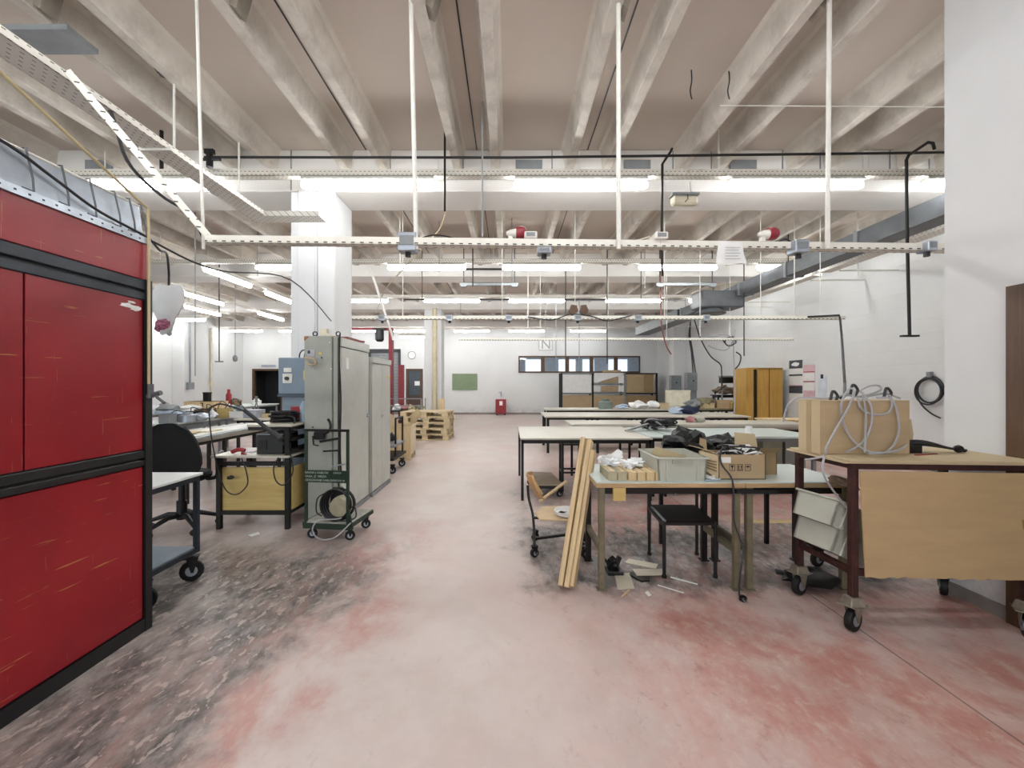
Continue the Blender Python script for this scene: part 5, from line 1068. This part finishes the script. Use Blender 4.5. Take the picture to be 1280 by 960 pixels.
flat([g(310, 669), g(323, 665), g(325, 668), g(314, 671)], 0, .004, 'small pale paper scrap on the floor before the bench', PAPER, 'paper_scrap')
# ================================================================ right middle tables
bench('assembly_table', 'pale table with stained top at the left end of the right hand tables', .14, 1.75, 5.15, 6.6, .76, TOPW, DARKST, .02, (0, .52, 1), .032, 'x', inset=.01)
bench('assembly_table', 'white table behind the stained one, with its right end showing', 1.765, 2.03, 5.3, 6.45, .76, TOPG, DARKST, .02, (0, 1), .03, 'x')
sf = thing('steel_stool_frame', 'black square steel stool frame under the stained table', 'stool', (.83, 5.7, 0))
for x in (.71, .97):
    for y in (5.6, 5.86): MB().box(x-.015, x+.015, y-.015, y+.015, 0, .66).build('leg', BLACK, sf, **W)
for z in (.25, .62):
    for a, b in (((.71, 5.6, z), (.97, 5.6, z)), ((.71, 5.86, z), (.97, 5.86, z)), ((.71, 5.6, z), (.71, 5.86, z)), ((.97, 5.6, z), (.97, 5.86, z))): MB().beam(a, b, .022, .022).build('rail', BLACK, sf, **W)
MB().box(.7, .98, 5.59, 5.87, .64, .66).build('seat', PLY, sf, **W)
do = thing('platform_dolly', 'low dolly with worn brown board under the stained table end', 'dolly', (.45, 5.6, 0))
MB().prism([Vector(p) for p in ((.34, 5.3, 0), (.68, 5.28, 0), (.6, 6.0, 0), (.26, 6.05, 0))], (0, 0, .15), (0, 0, .17)).build('board', mat('worn_brown_board', '9c8c79', .7, 0, .12), do, **W); MB().prism([Vector(p) for p in ((.34, 5.3, 0), (.68, 5.28, 0), (.6, 6.0, 0), (.26, 6.05, 0))], (0, 0, .11), (0, 0, .149)).build('frame', BLACK, do, **W)
for x, y in ((.38, 5.36), (.64, 5.34), (.57, 5.95), (.3, 5.98)): caster(do, x, y, .042, BLACK, .3, world=True, plate=.03, tw=.025)
solo(MB().cyl((.36, 5.05, .019), (.70, 5.12, .25), .018, 10), 'wooden_pole', PINE, 'pale wooden pole lying aslant against the low dolly', 'pole')
bench('assembly_table', 'long white table in the second row behind the work tables', 2.06, 3.95, 5.35, 6.35, .76, TOPG, MIDG, .03, (0, .5, 1), .04, 'x', shelf=.2)
gp = thing('panel_cabinet', 'grey two-panel cabinet standing under the long white table', 'cabinet', (3.55, 5.8, 0)); MB().box(3.3, 3.55, 5.5, 5.9, .24, .71).build('left_panel', mat('olive_grey_panel', '8f917e', .6), gp, **W); MB().box(3.58, 3.85, 5.5, 5.9, .24, .71).build('right_panel', GREYW, gp, **W); MB().box(3.55, 3.58, 5.49, 5.9, .24, .71).build('gap_post', BLACK, gp, **W)
conv = thing('roll_table', 'long table with rounded grey-beige front edge in the third row', 'table', (2.9, 7.0, 0)); MB().box(1.0, 4.9, 6.78, 7.6, .72, .77).build('tabletop', TOPW, conv, **W)
MB().lathe([(.035, 1.03), (.045, 1.05), (.045, 4.85), (.035, 4.87)], (0, 6.76, .735), 14, 'x').build('rounded_edge', mat('grey_beige_roll', 'a49d90', .5, 0, .08), conv, smooth=True, **W)
for x in (1.3, 2.5, 3.7, 4.7):
    for y in (6.86, 7.5): MB().box(x, x+.04, y, y+.04, 0, .72).build('leg', DARKST, conv, **W)
MB().beam((1.2, 6.9, .66), (4.8, 6.9, .66), .03, .08).build('rail', BLACK, conv, **W)
bench('assembly_table', 'longest pale table crossing the right half in the fourth row', .74, 4.95, 8.66, 9.9, .76, TOPW, DARKST, .03, (0, .25, .5, .75, 1), .05, 'x')
bench('assembly_table', 'far narrow table in front of the shelf rack', .95, 4.6, 11.0, 11.9, .76, TOPW, DARKST, .03, (0, .33, .66, 1), .045, 'x', shelf=.55)
# cable heap on second table
ch_ = thing('cable_heap', 'heap of dark and grey cables spilling on the white table', 'cable', P(825, 535, 6.1))
for k in range(9):
    rr = random.Random(k+40); pts = [((rr.random()-.55)*.5, (rr.random()-.5)*.4, .02+rr.random()*.13) for _ in range(7)]
    MB().tube(smoothpath(pts), .011, 6).build('cable', (DKCAB, GREYCAB, BLACK)[k % 3], ch_, smooth=True)
for k in range(4):
    MB().tube(smoothpath([(-.45-.04*k, -.1-.05*k, .012), (-.25, -.05-.03*k, .06+.01*k), (-.05, .0, .1), (.05, .05, .08)]), .012, 6).build('cable', (DKCAB, GREYCAB)[k % 2], ch_, smooth=True)
ch_.location.z = .765
mg = solo(MB().lathe([(.045, 0), (.04, .1), (.035, .1), (.035, .02), (.002, .02)], (X(936, 5.6), 5.6, .762), 14), 'paper_cup', PAPER, 'white cup standing on the long white table', 'cup', smooth=True)
clutter([
 ('c', 757, ZT(11.3), 11.3, .38, .24, mat('grey_green_hat', '76827c', .8), 'grey-green bucket with yellowed top on the far narrow table', 'bucket'),
 ('l', 778, ZT(11.3), 11.3, .3, .12, LBL, 'pale grey cloth left of the white film heap', 'cloth'),
 ('l', 798, ZT(11.3), 11.3, .45, .2, PAPER, 'large white film heap on the far narrow table', 'film'),
 ('l', 816, ZT(11.3), 11.3, .35, .24, PLAST, 'taller white film heap beside the small carton', 'film'),
 ('b', 829, ZT(11.3), 11.3, .24, .16, CARDL, 'small tan carton on the far narrow table', 'carton'),
 ('l', 845, ZT(9.3), 9.3, .32, .15, LBL, 'blue and white wrapped cloth beside the black sack', 'cloth'),
 ('l', 860, ZT(9.3), 9.3, .4, .19, NAVY, 'navy black round sack on the longest table', 'sack'),
 ('l', 862, ZT(7.2, .77), 7.2, .18, .09, PINK, 'pink rag on the table with rounded edge', 'rag'),
 ('l', 874, ZT(7.2, .77), 7.2, .18, .1, mat('grey_green_rag', 'b4b6a8', .8), 'pale grey rag beside the pink one', 'rag'),
 ('b', 847, ZT(12.5, .78), 12.5, .62, .46, mat('cream_box_white', 'e2dcc8', .5), 'large cream box with flat lid near the right pillar', 'box'),
], 'things on the right hand tables')
bench('assembly_table', 'table carrying the cream box before the right pillar', 4.3, 5.6, 12.15, 12.85, .78, TOPW, DARKST, .03, (0, 1), .045, 'x')
# workbench by the right wall
bench('parts_bench', 'cluttered dark parts bench along the right wall beside the wardrobe', 4.65, 6.75, 11.05, 12.02, .78, KHAKI, BLACK, .04, (0, .5, 1), .05, 'x', shelf=.35)
bench('raised_stand', 'raised dark shelf over the cluttered bench next to the wardrobe', 5.7, 6.6, 11.6, 12.0, 1.12, BLACK, BLACK, .03, (0, 1), .04, 'x')
clutter([
 ('l', 868, ZT(11.4, .78), 11.4, .4, .25, MIDG, 'grey scrap pile at the left end of the parts bench', 'scrap'),
 ('l', 882, ZT(11.3, .78), 11.3, .45, .3, KHAKI, 'khaki rag pile on the parts bench', 'rags'),
 ('b', 884, ZT(11.25, .78), 11.25, .3, .14, CARDL, 'tan carton in front of the khaki rags', 'carton'),
 ('l', 896, ZT(11.3, .78), 11.3, .3, .24, BRW, 'brown rag pile on the parts bench', 'rags'),
 ('b', 904, ZT(11.1, .78), 11.1, .26, .22, CARD, 'brown parts carton left of the yellow tins', 'carton'),
 ('c', 914, ZT(11.1, .78), 11.1, .12, .2, OAKX, 'left yellow tin on the parts bench', 'tin'),
 ('c', 919, ZT(11.1, .78), 11.1, .12, .22, STICK, 'right yellow tin on the parts bench', 'tin'),
 ('l', 906, ZT(11.8, 1.12), 11.8, .5, .26, BRW, 'big brown rag heap on the raised shelf', 'rags'),
 ('l', 922, ZT(11.8, 1.12), 11.8, .45, .18, KHAKI, 'flat khaki heap on the raised shelf near wardrobe', 'rags'),
], 'things on the parts bench')
# wardrobe
wr = thing('oak_wardrobe', 'tall yellow oak wardrobe with one door ajar by the right wall', 'wardrobe', (6.3, 10.5, 0))
wx0, wx1 = X(930, 10.5), 6.75
MB().box(wx0+.3, wx1, 10.45, 10.48, 0, 1.8).build('closed_door', OAK, wr, **W); MB().box(wx0+.1, wx1, 10.48, 11.0, 0, 1.8).build('carcass', mat('dark_wardrobe_inside', '2a2018', .8), wr, **W)
MB().box(wx0, wx0+.18, 10.4, 10.42, .02, 1.78).build('open_door', OAK, wr, **W); MB().box(wx0+.08, wx1, 10.45, 11.0, 1.78, 1.82).build('top', OAK, wr, **W); MB().box(wx1-.34, wx1-.325, 10.442, 10.45, 0, 1.8).build('seam', BROWND, wr, **W)
MB().box(wx0, wx0+.1, 10.42, 11.0, 0, 1.8).build('side', OAK, wr, **W)
# electric boxes
e1 = thing('electric_box', 'smaller grey electric box on the right pillar', 'electric box', (X(845, 16.3), 16.48, Z(488, 16.3))); MB().box(-.2, .2, -.2, 0, 0, .58).build('casing', MIDG, e1, bevel=.01); MB().box(-.17, .17, -.21, -.2, .04, .54).build('door', mat('box_door_grey', '777d7f', .5), e1); MB().cyl((0, -.22, .3), (0, -.2, .3), .03, 10).build('lock', BLACK, e1)
e2 = thing('electric_box', 'larger grey electric box fed by black cables right of the pillar', 'electric box', (X(866, 14.8), 14.9, Z(488, 14.8))); MB().box(-.26, .12, -.2, 0, 0, .62).build('casing', MIDG, e2, bevel=.01); MB().box(-.23, .09, -.21, -.2, .05, .56).build('door', MC['box_door_grey'], e2); MB().box(-.05, .0, -.215, -.21, .3, .36).build('lock', BLACK, e2)
MB().box(-.3, .17, -.02, .02, -1.2, 0).build('stand', MIDG, e2)
for k in range(3): MB().tube(smoothpath([P(866+2*k, 468, 14.8), P(864+k, 440, 14.8), P(861+k, 420, 14.8), P(863, 402, 14.8), P(862, 396, 14.8)]), .016, 6).build('cable', DKCAB, e2, smooth=True, **W)
for k, (pts, m, l) in enumerate((
   ([P(868, 400, 9.4), P(876, 424, 9.6), P(888, 445, 9.9), P(900, 455, 10), P(902, 465, 10), P(902, 487, 10.8)], DKCAB, 'grey cable curving down the right wall to the parts bench'),
   ([P(918, 412, 9.4), P(917, 440, 9.4), P(919, 480, 9.4), P(918, 517, 9.4)], GREYCAB, 'straight pale cable hanging from the far trunking to the tables'),
   ([P(920, 440, 9.4), P(926, 445, 9.4), P(924, 455, 9.4), P(918, 462, 9.4)], DKCAB, 'short cable loop beside the straight hanging cable'),
   ([P(886, 421, 9.4), P(900, 418, 9.4), P(912, 420, 9.4), P(916, 426, 9.4), P(908, 437, 9.4), P(895, 436, 9.4), P(885, 432, 9.4)], GREYCAB, 'loose cable loops at the end of the far trunking'),
   ([(X(826, 9), 9, 4.34), P(826, 388, 9), P(828, 412, 9), P(833, 432, 9), P(839, 443, 9)], mat('dull_red_hose', '7c4a40', .6), 'dull red hose hanging down before the far right corner'))):
    cable('hanging_cable', pts, .014, m, l)
k0 = ring(P(912, 427, 9.4), .1, .012, 'y', 16, 6).tube(smoothpath([P(903, 424, 9.4), P(910, 432, 9.4), P(920, 428, 9.4), P(915, 420, 9.4)]), .014, 6); solo(k0, 'cable_bunch', DKCAB, 'tangled cable bunch hanging at the far trunking end', 'cable')
lm = thing('bench_lamp', 'dark jointed bench lamp over the parts bench', 'lamp', (X(894, 11.3), 11.3, .78)); MB().cyl((0, 0, 0), (0, 0, .4), .012, 6).build('post', BLACK, lm); MB().cyl((0, 0, .4), (.3, 0, .62), .012, 6).build('arm', BLACK, lm); MB().lathe([(.02, 0), (.03, .03), (.02, .05)], (0, 0, .38), 8).build('joint', BLACK, lm)
mc = thing('monitor_bracket', 'dark machine head on a wall arm above the parts bench', 'machine', P(910, 479, 11.4)); MB().box(-.2, .2, -.1, .1, 0, .16).build('head', DARKST, mc, bevel=.01); MB().box(-.12, -.02, -.12, -.1, .02, .12).build('window', BLACK, mc); MB().box(-.22, .22, -.1, .1, .16, .2).build('cover', MIDG, mc)
MB().cyl((-.16, .0, -.9), (-.16, .0, 0), .025, 6).build('post', MIDG, mc)
# shelf rack at the back wall
rk = thing('shelf_rack', 'wide dark steel shelf rack with cardboard panels at the back wall', 'rack', (4.4, 18.8, 0)); rx0, rx1 = X(702, 18.5), X(821, 18.5); ry = 18.5
us = [rx0, X(741, 18.5), X(781, 18.5), rx1]
for x in us: MB().box(x-.04, x+.04, ry, ry+.05, 0, 1.9).build('upright', BLACK if x != us[2] else MIDG, rk, **W); MB().box(x-.04, x+.04, ry+.6, ry+.65, 0, 1.9).build('upright', BLACK, rk, **W)
for i in range(3):
    a, b = us[i]+.04, us[i+1]-.04
    for z in ((.98,), (.98, 1.38), (.98,))[i]+(.3, 1.85): MB().box(a, b, ry+.02, ry+.63, z, z+.05).build('shelf', (MIDG, MIDG, DARKST)[i], rk, **W)
def panel(i, a, b, z0, z1, m, l, y=ry-.01, name='cardboard_sheet'):
    x0 = us[i]+.04; w = us[i+1]-.04-x0
    return solo(MB().box(x0+a*w, x0+b*w, y, y+.02, z0, z1), name, m, l, 'panel')
panel(0, .02, .98, 1.04, 1.83, PAPER, 'large white sheet filling the upper left bay of the rack', name='white_sheet')
panel(0, 0, 1, .36, .93, CARD, 'brown cardboard panel in lower left bay of the rack'); panel(1, 0, 1, .36, .93, CARD, 'brown cardboard panel in the lower middle bay')
panel(1, .25, .8, 1.08, 1.33, CARD, 'cardboard panel behind paper in the middle rack bay', ry+.02); panel(1, .25, .8, 1.46, 1.75, CARD, 'upper cardboard panel in the middle rack bay', ry+.02)
panel(2, .02, .6, 1.04, 1.84, CARD, 'left half of the big upright cardboard in the right bay'); panel(2, .61, .92, 1.04, 1.84, CARDD, 'right half of the big upright cardboard in right bay'); panel(2, 0, 1, .36, .92, CARDD, 'low cardboard sheets in the lower right bay')
for a, b, z0, z1, l in ((0, .22, 1.08, 1.34, 'white box left in the middle rack bay'), (.82, 1, 1.08, 1.36, 'white roll right in the middle rack bay'), (.82, 1, 1.45, 1.8, 'white box upper right in the middle bay')): panel(1, a, b, z0, z1, PAPER, l, ry+.02, 'white_box')
solo(MB().prism([Vector(q) for q in ((us[1]+.06, 0, 1.5), (us[1]+.1, 0, 1.46), (us[2]-.1, 0, 1.82), (us[2]-.05, 0, 1.9), (us[1]+.06, 0, 1.9))], (0, ry-.04, 0), (0, ry-.03, 0)), 'white_film', PAPER, 'white paper sheet slanting across the top of the middle bay', 'paper')
solo(MB().prism([Vector(q) for q in ((us[1]+.5, 0, 1.93), (us[2]-.15, 0, 1.93), (us[2]-.15, 0, 2.03), (us[1]+.5, 0, 2.03))], (0, ry+.05, 0), (0, ry+.4, 0)), 'flat_carton', CARD, 'flat carton lying on top of the rack', 'carton')
dr = thing('drawer_desk', 'low wooden desk at the right, mostly hidden behind the cart carton', 'desk', (5.05, 7.9, 0)); MB().box(4.75, 5.5, 7.75, 8.2, .74, .77).build('top', PINE, dr, **W); MB().box(4.8, 5.45, 7.8, 8.2, .4, .73).build('drawer_body', OAKX, dr, **W)
for x in (4.8, 5.42): MB().box(x, x+.04, 7.8, 7.84, 0, .4).box(x, x+.04, 8.16, 8.2, 0, .4).build('legs', DARKST, dr, **W)
# posters on the right wall
def poster(y0, y1, z0, z1, m, l):
    t = thing('wall_sheet', l, 'poster', (XR-.002, (y0+y1)/2, z0)); h = (y1-y0)/2; MB().box(-.006, 0, -h, h, 0, z1-z0).build('sheet', m, t); return t, h, z1-z0
pt, h, H = poster(9.95, 10.42, 1.0, 1.99, PAPER, 'wall calendar with dark photo panels, left of the pink one')
for a, b, m in ((.80, 1, DKPR), (.62, .66, DKPR), (.36, .4, PINKP), (.2, .38, DKPR)): MB().box(-.009, -.006, -h, h, a*H, b*H).build('print', m, pt)
MB().lump((-.009, .0, .9*H), (.002, .14, .05), 2, rough=.3).build('print', PAPER, pt)
pt, h, H = poster(9.55, 9.92, 1.12, 1.86, PINKP, 'pink and white wall calendar beside the dark photo one')
for a, b in ((.5, .75), (.2, .45)): MB().box(-.009, -.006, -h, h, a*H, b*H).build('print', PAPER, pt)
for a in (.47, .77): MB().box(-.01, -.006, -h, h, a*H, (a+.025)*H).build('binding', REDDK, pt)
pt, h, H = poster(9.2, 9.45, 1.05, 1.6, mat('pale_blue_sheet', 'd5dce4', .8), 'pale blue sheet with a black clip right of the calendars'); MB().box(-.02, -.006, -.03, .03, H-.06, H+.03).build('clip', BLACK, pt)
# hose coil on right wall
hc = thing('hose_coil', 'coil of black hose hung on a hook on the right wall', 'hose', (XR-.02, 6.9, Z(487, 6.92)))
for k in range(4): ring((-.02-.012*k, .01*(k % 2), .0-.01*k), .215-.012*(k % 3), .013, 'x', 30, 6).build('turn', DKCAB, hc, smooth=True)
MB().box(-.06, 0, -.03, .03, .2, .29).build('hook', MIDG, hc); MB().tube(smoothpath([(-.03, .21, .05), (-.03, .22, -.1), (-.03, .12, -.27), (-.03, -.03, -.39), (-.03, -.17, -.45)]), .012, 6).build('loose_end', DKCAB, hc, smooth=True)
MB().tube([(-.03, -.2, .05), (-.05, -.26, -.02)], .014, 6).build('nozzle', DKCAB, hc)
# cable drop to the cart box
solo(MB().tube([P(1010, 396, 6.35), P(1049, 394, 6.35), P(1050, 398, 6.3), P(1052, 420, 5.8), P(1056, 480, 4.5), P(1056, 494, 3.6), P(1052, 497, 2.8)], .014, 8), 'drop_cable', DKCAB, 'stiff dark cable dropping from mid trunking behind the cart carton', 'cable')
# ================================================================ RUSTY CART
ca = thing('rusty_cart', 'rust-brown steel cart with cardboard top and hanging cardboard front', 'cart', (2.45, 2.65, 0), 0)
cx0, cx1, cy0, cy1 = 1.98, 2.93, 2.44, 2.86
legs = [(cx0, cy0), (cx1-.02, cy0-.06), (cx0-.02, cy1), (cx1, cy1)]
for x, y in legs:
    MB().box(x-.019, x+.019, y-.019, y+.019, .2, .97).build('leg', RUST, ca, bevel=.002, **W)
    caster(ca, x, y, .065, CASTP, .45 if x < 2.5 else .9, world=True, plate=.055, tw=.035)
    MB().box(x-.045, x+.045, y-.045, y+.045, .15, .2, taper=.7).build('caster_block', CASTP, ca, bevel=.004, **W)
for z in (.95, .34):
    for a, b in ((0, 1), (1, 3), (3, 2), (2, 0)): MB().beam((*legs[a], z), (*legs[b], z), .03, .035).build('rail', RUST, ca, **W)
solo(MB().prism([Vector(p) for p in ((cx0-.07, cy0-.03, 0), (cx1+.04, cy0-.1, 0), (cx1+.045, cy1+.03, 0), (cx0-.08, cy1+.04, 0))], (0, 0, .968), (0, 0, .978)).prism([Vector(p) for p in ((cx0-.05, cy0-.04, 0), (cx1+.03, cy0-.105, 0), (cx1+.04, cy1+.03, 0), (cx0-.07, cy1+.02, 0))], (0, 0, .98), (0, 0, .99)), 'cardboard_sheets', CARDL, 'layered cardboard sheets covering the top of the rusty cart', 'cardboard')
# hanging cardboard front with torn lower edge
n = 24; top = []; bot = []
for i in range(n+1):
    u = i/n; x = cx0+.012+(cx1-.057-cx0)*u; y = cy0-.035-.06*u
    top.append(Vector((x, y, .925))); bot.append(Vector((x+.028*(1-u)**3, y-.004, .325+.014*noise.noise(Vector((i*.9, 0, 0)))+.008*noise.noise(Vector((i*3.1, 4, 0)))+.01*u)))
vs = top+bot+[v+Vector((0, .006, 0)) for v in top]+[v+Vector((0, .006, 0)) for v in bot]; m_ = n+1; fs = []
for i in range(n):
    fs += [(i, i+1, m_+i+1, m_+i), (2*m_+i+1, 2*m_+i, 3*m_+i, 3*m_+i+1), (i+1, i, 2*m_+i, 2*m_+i+1), (m_+i, m_+i+1, 3*m_+i+1, 3*m_+i)]
fs += [(0, m_, 3*m_, 2*m_), (n, 2*m_+n, 3*m_+n, m_+n)]
hp = MB().add(vs, fs).build('hanging_cardboard', mat('hanging_card', 'b89e76', .85, 0, .05, 3, .04, .1, '9a8058', (1, 1, 4)), ca, **W)
MB().box(cx0+.05, cx1-.09, cy0-.1, cy0-.096, .6, .601).build('crease', CARDD, ca, **W) if False else None
MB().prism([Vector(p) for p in ((0, 0, 0), (.035, 0, .0), (.035, 0, .045), (-.005, 0, .05))], (cx1-.09, cy0-.105, .62), (cx1-.09, cy0-.1, .62)).build('tape', mat('clear_tape', 'a58c68', .3), ca, **W)
solo(MB().box(2.2, 2.88, 2.5, 2.8, .36, .52), 'dark_carton', CARDD, 'dark carton on the cart bottom behind the hanging cardboard', 'carton')
# tilted grey crates between the left legs
R = Matrix.Rotation(-.12, 4, 'Z') @ Matrix.Rotation(.55, 4, 'Y')
R1 = Matrix.Rotation(.2, 4, 'Z') @ Matrix.Rotation(.42, 4, 'Y')
eurocrate('upper tilted grey crate poking out of the rusty cart left side', (2.04, 2.66, .51), 0, .40, .28, .16, tilt=R1)
eurocrate('lower tilted grey crate poking out of the rusty cart left side', (2.05, 2.67, .35), 0, .40, .28, .16, tilt=R1)
solo(MB().lump((2.1, 2.67, .80), (.06, .09, .03), 44, rough=.6), 'dark_rag', BRW, 'dark brown rag above the tilted grey crates', 'rag', smooth=True)
# carton on cart
bx = thing('carton', 'large closed cardboard carton on the rusty cart with grey cables over it', 'carton', (1.91, 2.6, .991), -.03)
MB().box(0, .535, 0, .2, 0, .325).build('body', CARD, bx, bevel=.003); MB().box(-.002, 0, .0, .2, .0, .325).build('light_side', CARDL, bx); MB().box(-.006, -.002, .08, .12, .0, .325).build('tape', CARD, bx)  # stronger light on the left face put into a paler cardboard overlay
MB().box(.002, .533, -.003, .1, .325, .329).build('front_flap', CARDL, bx); MB().box(.002, .533, .103, .2, .325, .329).build('back_flap', CARDL, bx)
sb = thing('carton', 'small torn carton peeking out behind the large cart carton', 'carton', (2.56, 2.79, .991)); MB().prism([Vector(p) for p in ((-.1, 0, 0), (.05, 0, 0), (.065, 0, .1), (.05, 0, .2), (-.1, 0, .2))], (0, -.04, 0), (0, .05, 0)).build('body', CARDL, sb); MB().box(-.1, .04, -.042, -.04, .18, .2).build('flap', CARD, sb)
bn = thing('window_wiper_bundle', 'bundle of black cables and strips lying on the cart top', 'cable', (2.60, 2.66, .991))
for k in range(6): MB().tube(smoothpath([(-.12-.01*k, .03*math.sin(k*2), .03+.008*k), (0, .03*math.cos(k), .045+.005*k), (.14, .02*math.sin(k), .03), (.24+.01*k, -.02+.008*k, .01)]), .008, 6).build('strip', (BLACK, DKCAB)[k % 2], bn, smooth=True)
MB().box(-.13, -.04, -.04, .03, .0, .05).build('block', BLACK, bn, bevel=.005); MB().lathe([(.02, -.015), (.025, 0), (.02, .015)], (.2, -.02, .025), 12, 'y').build('roller', BLACK, bn)
bn.name = 'black_cable_bundle'
solo(MB().beam((2.45, 2.55, .993), (2.62, 2.6, .993), .02, .004), 'red_strip', REDP, 'small red strip lying before the black bundle on the cart', 'strip')
# grey cables over the carton
D = 2.55
gcs = [
 ([(1007, 575, 2.5), (1030, 570, 2.38), (1033, 560, 2.36), (1043, 540, 2.5), (1060, 510, 2.55), (1068, 490, 2.57), (1062, 486, 2.62), (1053, 500, 2.56), (1052, 520, 2.56), (1062, 545, 2.56), (1080, 562, 2.53), (1100, 566, 2.5), (1122, 563, 2.5), (1134, 556, 2.55)], 'longest loop down to the cart edge'),
 ([(1075, 488, 2.62), (1088, 505, 2.56), (1090, 525, 2.55), (1084, 545, 2.55), (1072, 558, 2.54), (1058, 565, 2.5)], 'middle loop'),
 ([(1078, 495, 2.6), (1082, 512, 2.56), (1082, 540, 2.55), (1081, 566, 2.52)], 'nearly straight one'),
 ([(1095, 497, 2.6), (1112, 498, 2.57), (1115, 508, 2.56), (1108, 517, 2.56), (1090, 518, 2.56), (1076, 510, 2.56), (1072, 498, 2.6)], 'small upper loop'),
 ([(1112, 494, 2.62), (1120, 510, 2.56), (1124, 535, 2.55), (1118, 555, 2.54), (1105, 566, 2.5), (1085, 567, 2.48)], 'right big loop'),
 ([(1068, 492, 2.66), (1085, 483, 2.68), (1098, 482, 2.7), (1101, 487, 2.68), (1090, 492, 2.66), (1072, 496, 2.63)], 'loop standing above the carton'),
 ([(979, 527, 2.75), (984, 508, 2.72), (995, 498, 2.7), (1010, 497, 2.68), (1035, 498, 2.66), (1060, 492, 2.65)], 'one sticking out to the left'),
 ([(1040, 498, 2.65), (1055, 494, 2.66), (1080, 496, 2.68), (1105, 492, 2.66), (1125, 498, 2.66)], 'flat one along the top'),
 ([(1031, 569, 2.38), (1028, 585, 2.36), (1033, 600, 2.36), (1045, 618, 2.4), (1058, 634, 2.46)], 'end hanging down past the cart leg')]
for pts, l in gcs: cable('grey_cable', [P(*q) for q in pts], .0062, GREYCAB, 'light grey cable over the cart carton, '+l, group='grey cables over the cart carton')
for k, c in enumerate(((1068, 487), (1110, 491), (1043, 495))):
    solo(MB().tube(smoothpath([P(c[0]-5, c[1]+6, 2.64), P(c[0]-2, c[1]-6, 2.64), P(c[0]+4, c[1], 2.64), P(c[0]+1, c[1]+7, 2.64)]), .008, 6), 'cable_plug', DKCAB, 'dark cable knot on the carton top, '+('middle', 'right', 'left')[k]+' one', 'plug', smooth=True)
solo(MB().lump((2.13, 3.0, .06), (.18, .1, .05), 71, rough=.5).beam((1.95, 3.1, .05), (2.3, 2.95, .03), .05, .02), 'dark_scrap', BLACK, 'dark scrap pile on the floor behind the rusty cart left legs', 'scrap', smooth=True)
jc = thing('pallet_jack', 'dark wheeled undercarriage standing behind the rusty cart near the wall', 'jack', (2.6, 3.3, 0)); MB().box(-.25, .3, -.1, .1, .17, .3).build('body', BLACK, jc)
for x in (-.2, .25): caster(jc, x, 0, .06, BLACK, .3)

# small fittings sit on the part that carries them
def under(root_names, subs, part):
    for o in list(bpy.data.objects):
        if o.type == 'EMPTY' and o.parent is None and o.name.split('.')[0] in root_names:
            hosts = [c for c in o.children if c.name.split('.')[0] == part]
            if not hosts: continue
            def cen(q): return sum((Vector(b) for b in q.bound_box), Vector())/8
            for c in list(o.children):
                if c.name.split('.')[0] in subs: c.parent = min(hosts, key=lambda h: (cen(h)-cen(c)).length)
under({'grey_cabinet'}, {'door_handle', 'paper_label'}, 'door'); under({'carton'}, {'printed_line'}, 'printed_flap'); under({'carton'}, {'symbol', 'symbol_frame', 'label'}, 'front_side')
under({'wall_sheet'}, {'print', 'binding', 'clip'}, 'sheet'); under({'blue_switch_cabinet'}, {'rotary_switch', 'rating_plate'}, 'switch_plate'); under({'electric_box'}, {'lock'}, 'door'); under({'red_tool_box'}, {'notice'}, 'door')
under({'instruction_card'}, {'printed_line'}, 'sheet'); under({'plastic_crate'}, {'rib', 'handle_recess'}, 'end_wall'); under({'work_table'}, {'foot_plate'}, 'leg'); under({'black_chair'}, {'foot_cap'}, 'leg')
under({'office_chair'}, {'caster_wheel', 'caster_stem'}, 'base_arm'); under({'grey_cabinet'}, {'plate_mark'}, 'plate'); under({'rusty_cart'}, {'tape'}, 'hanging_cardboard')
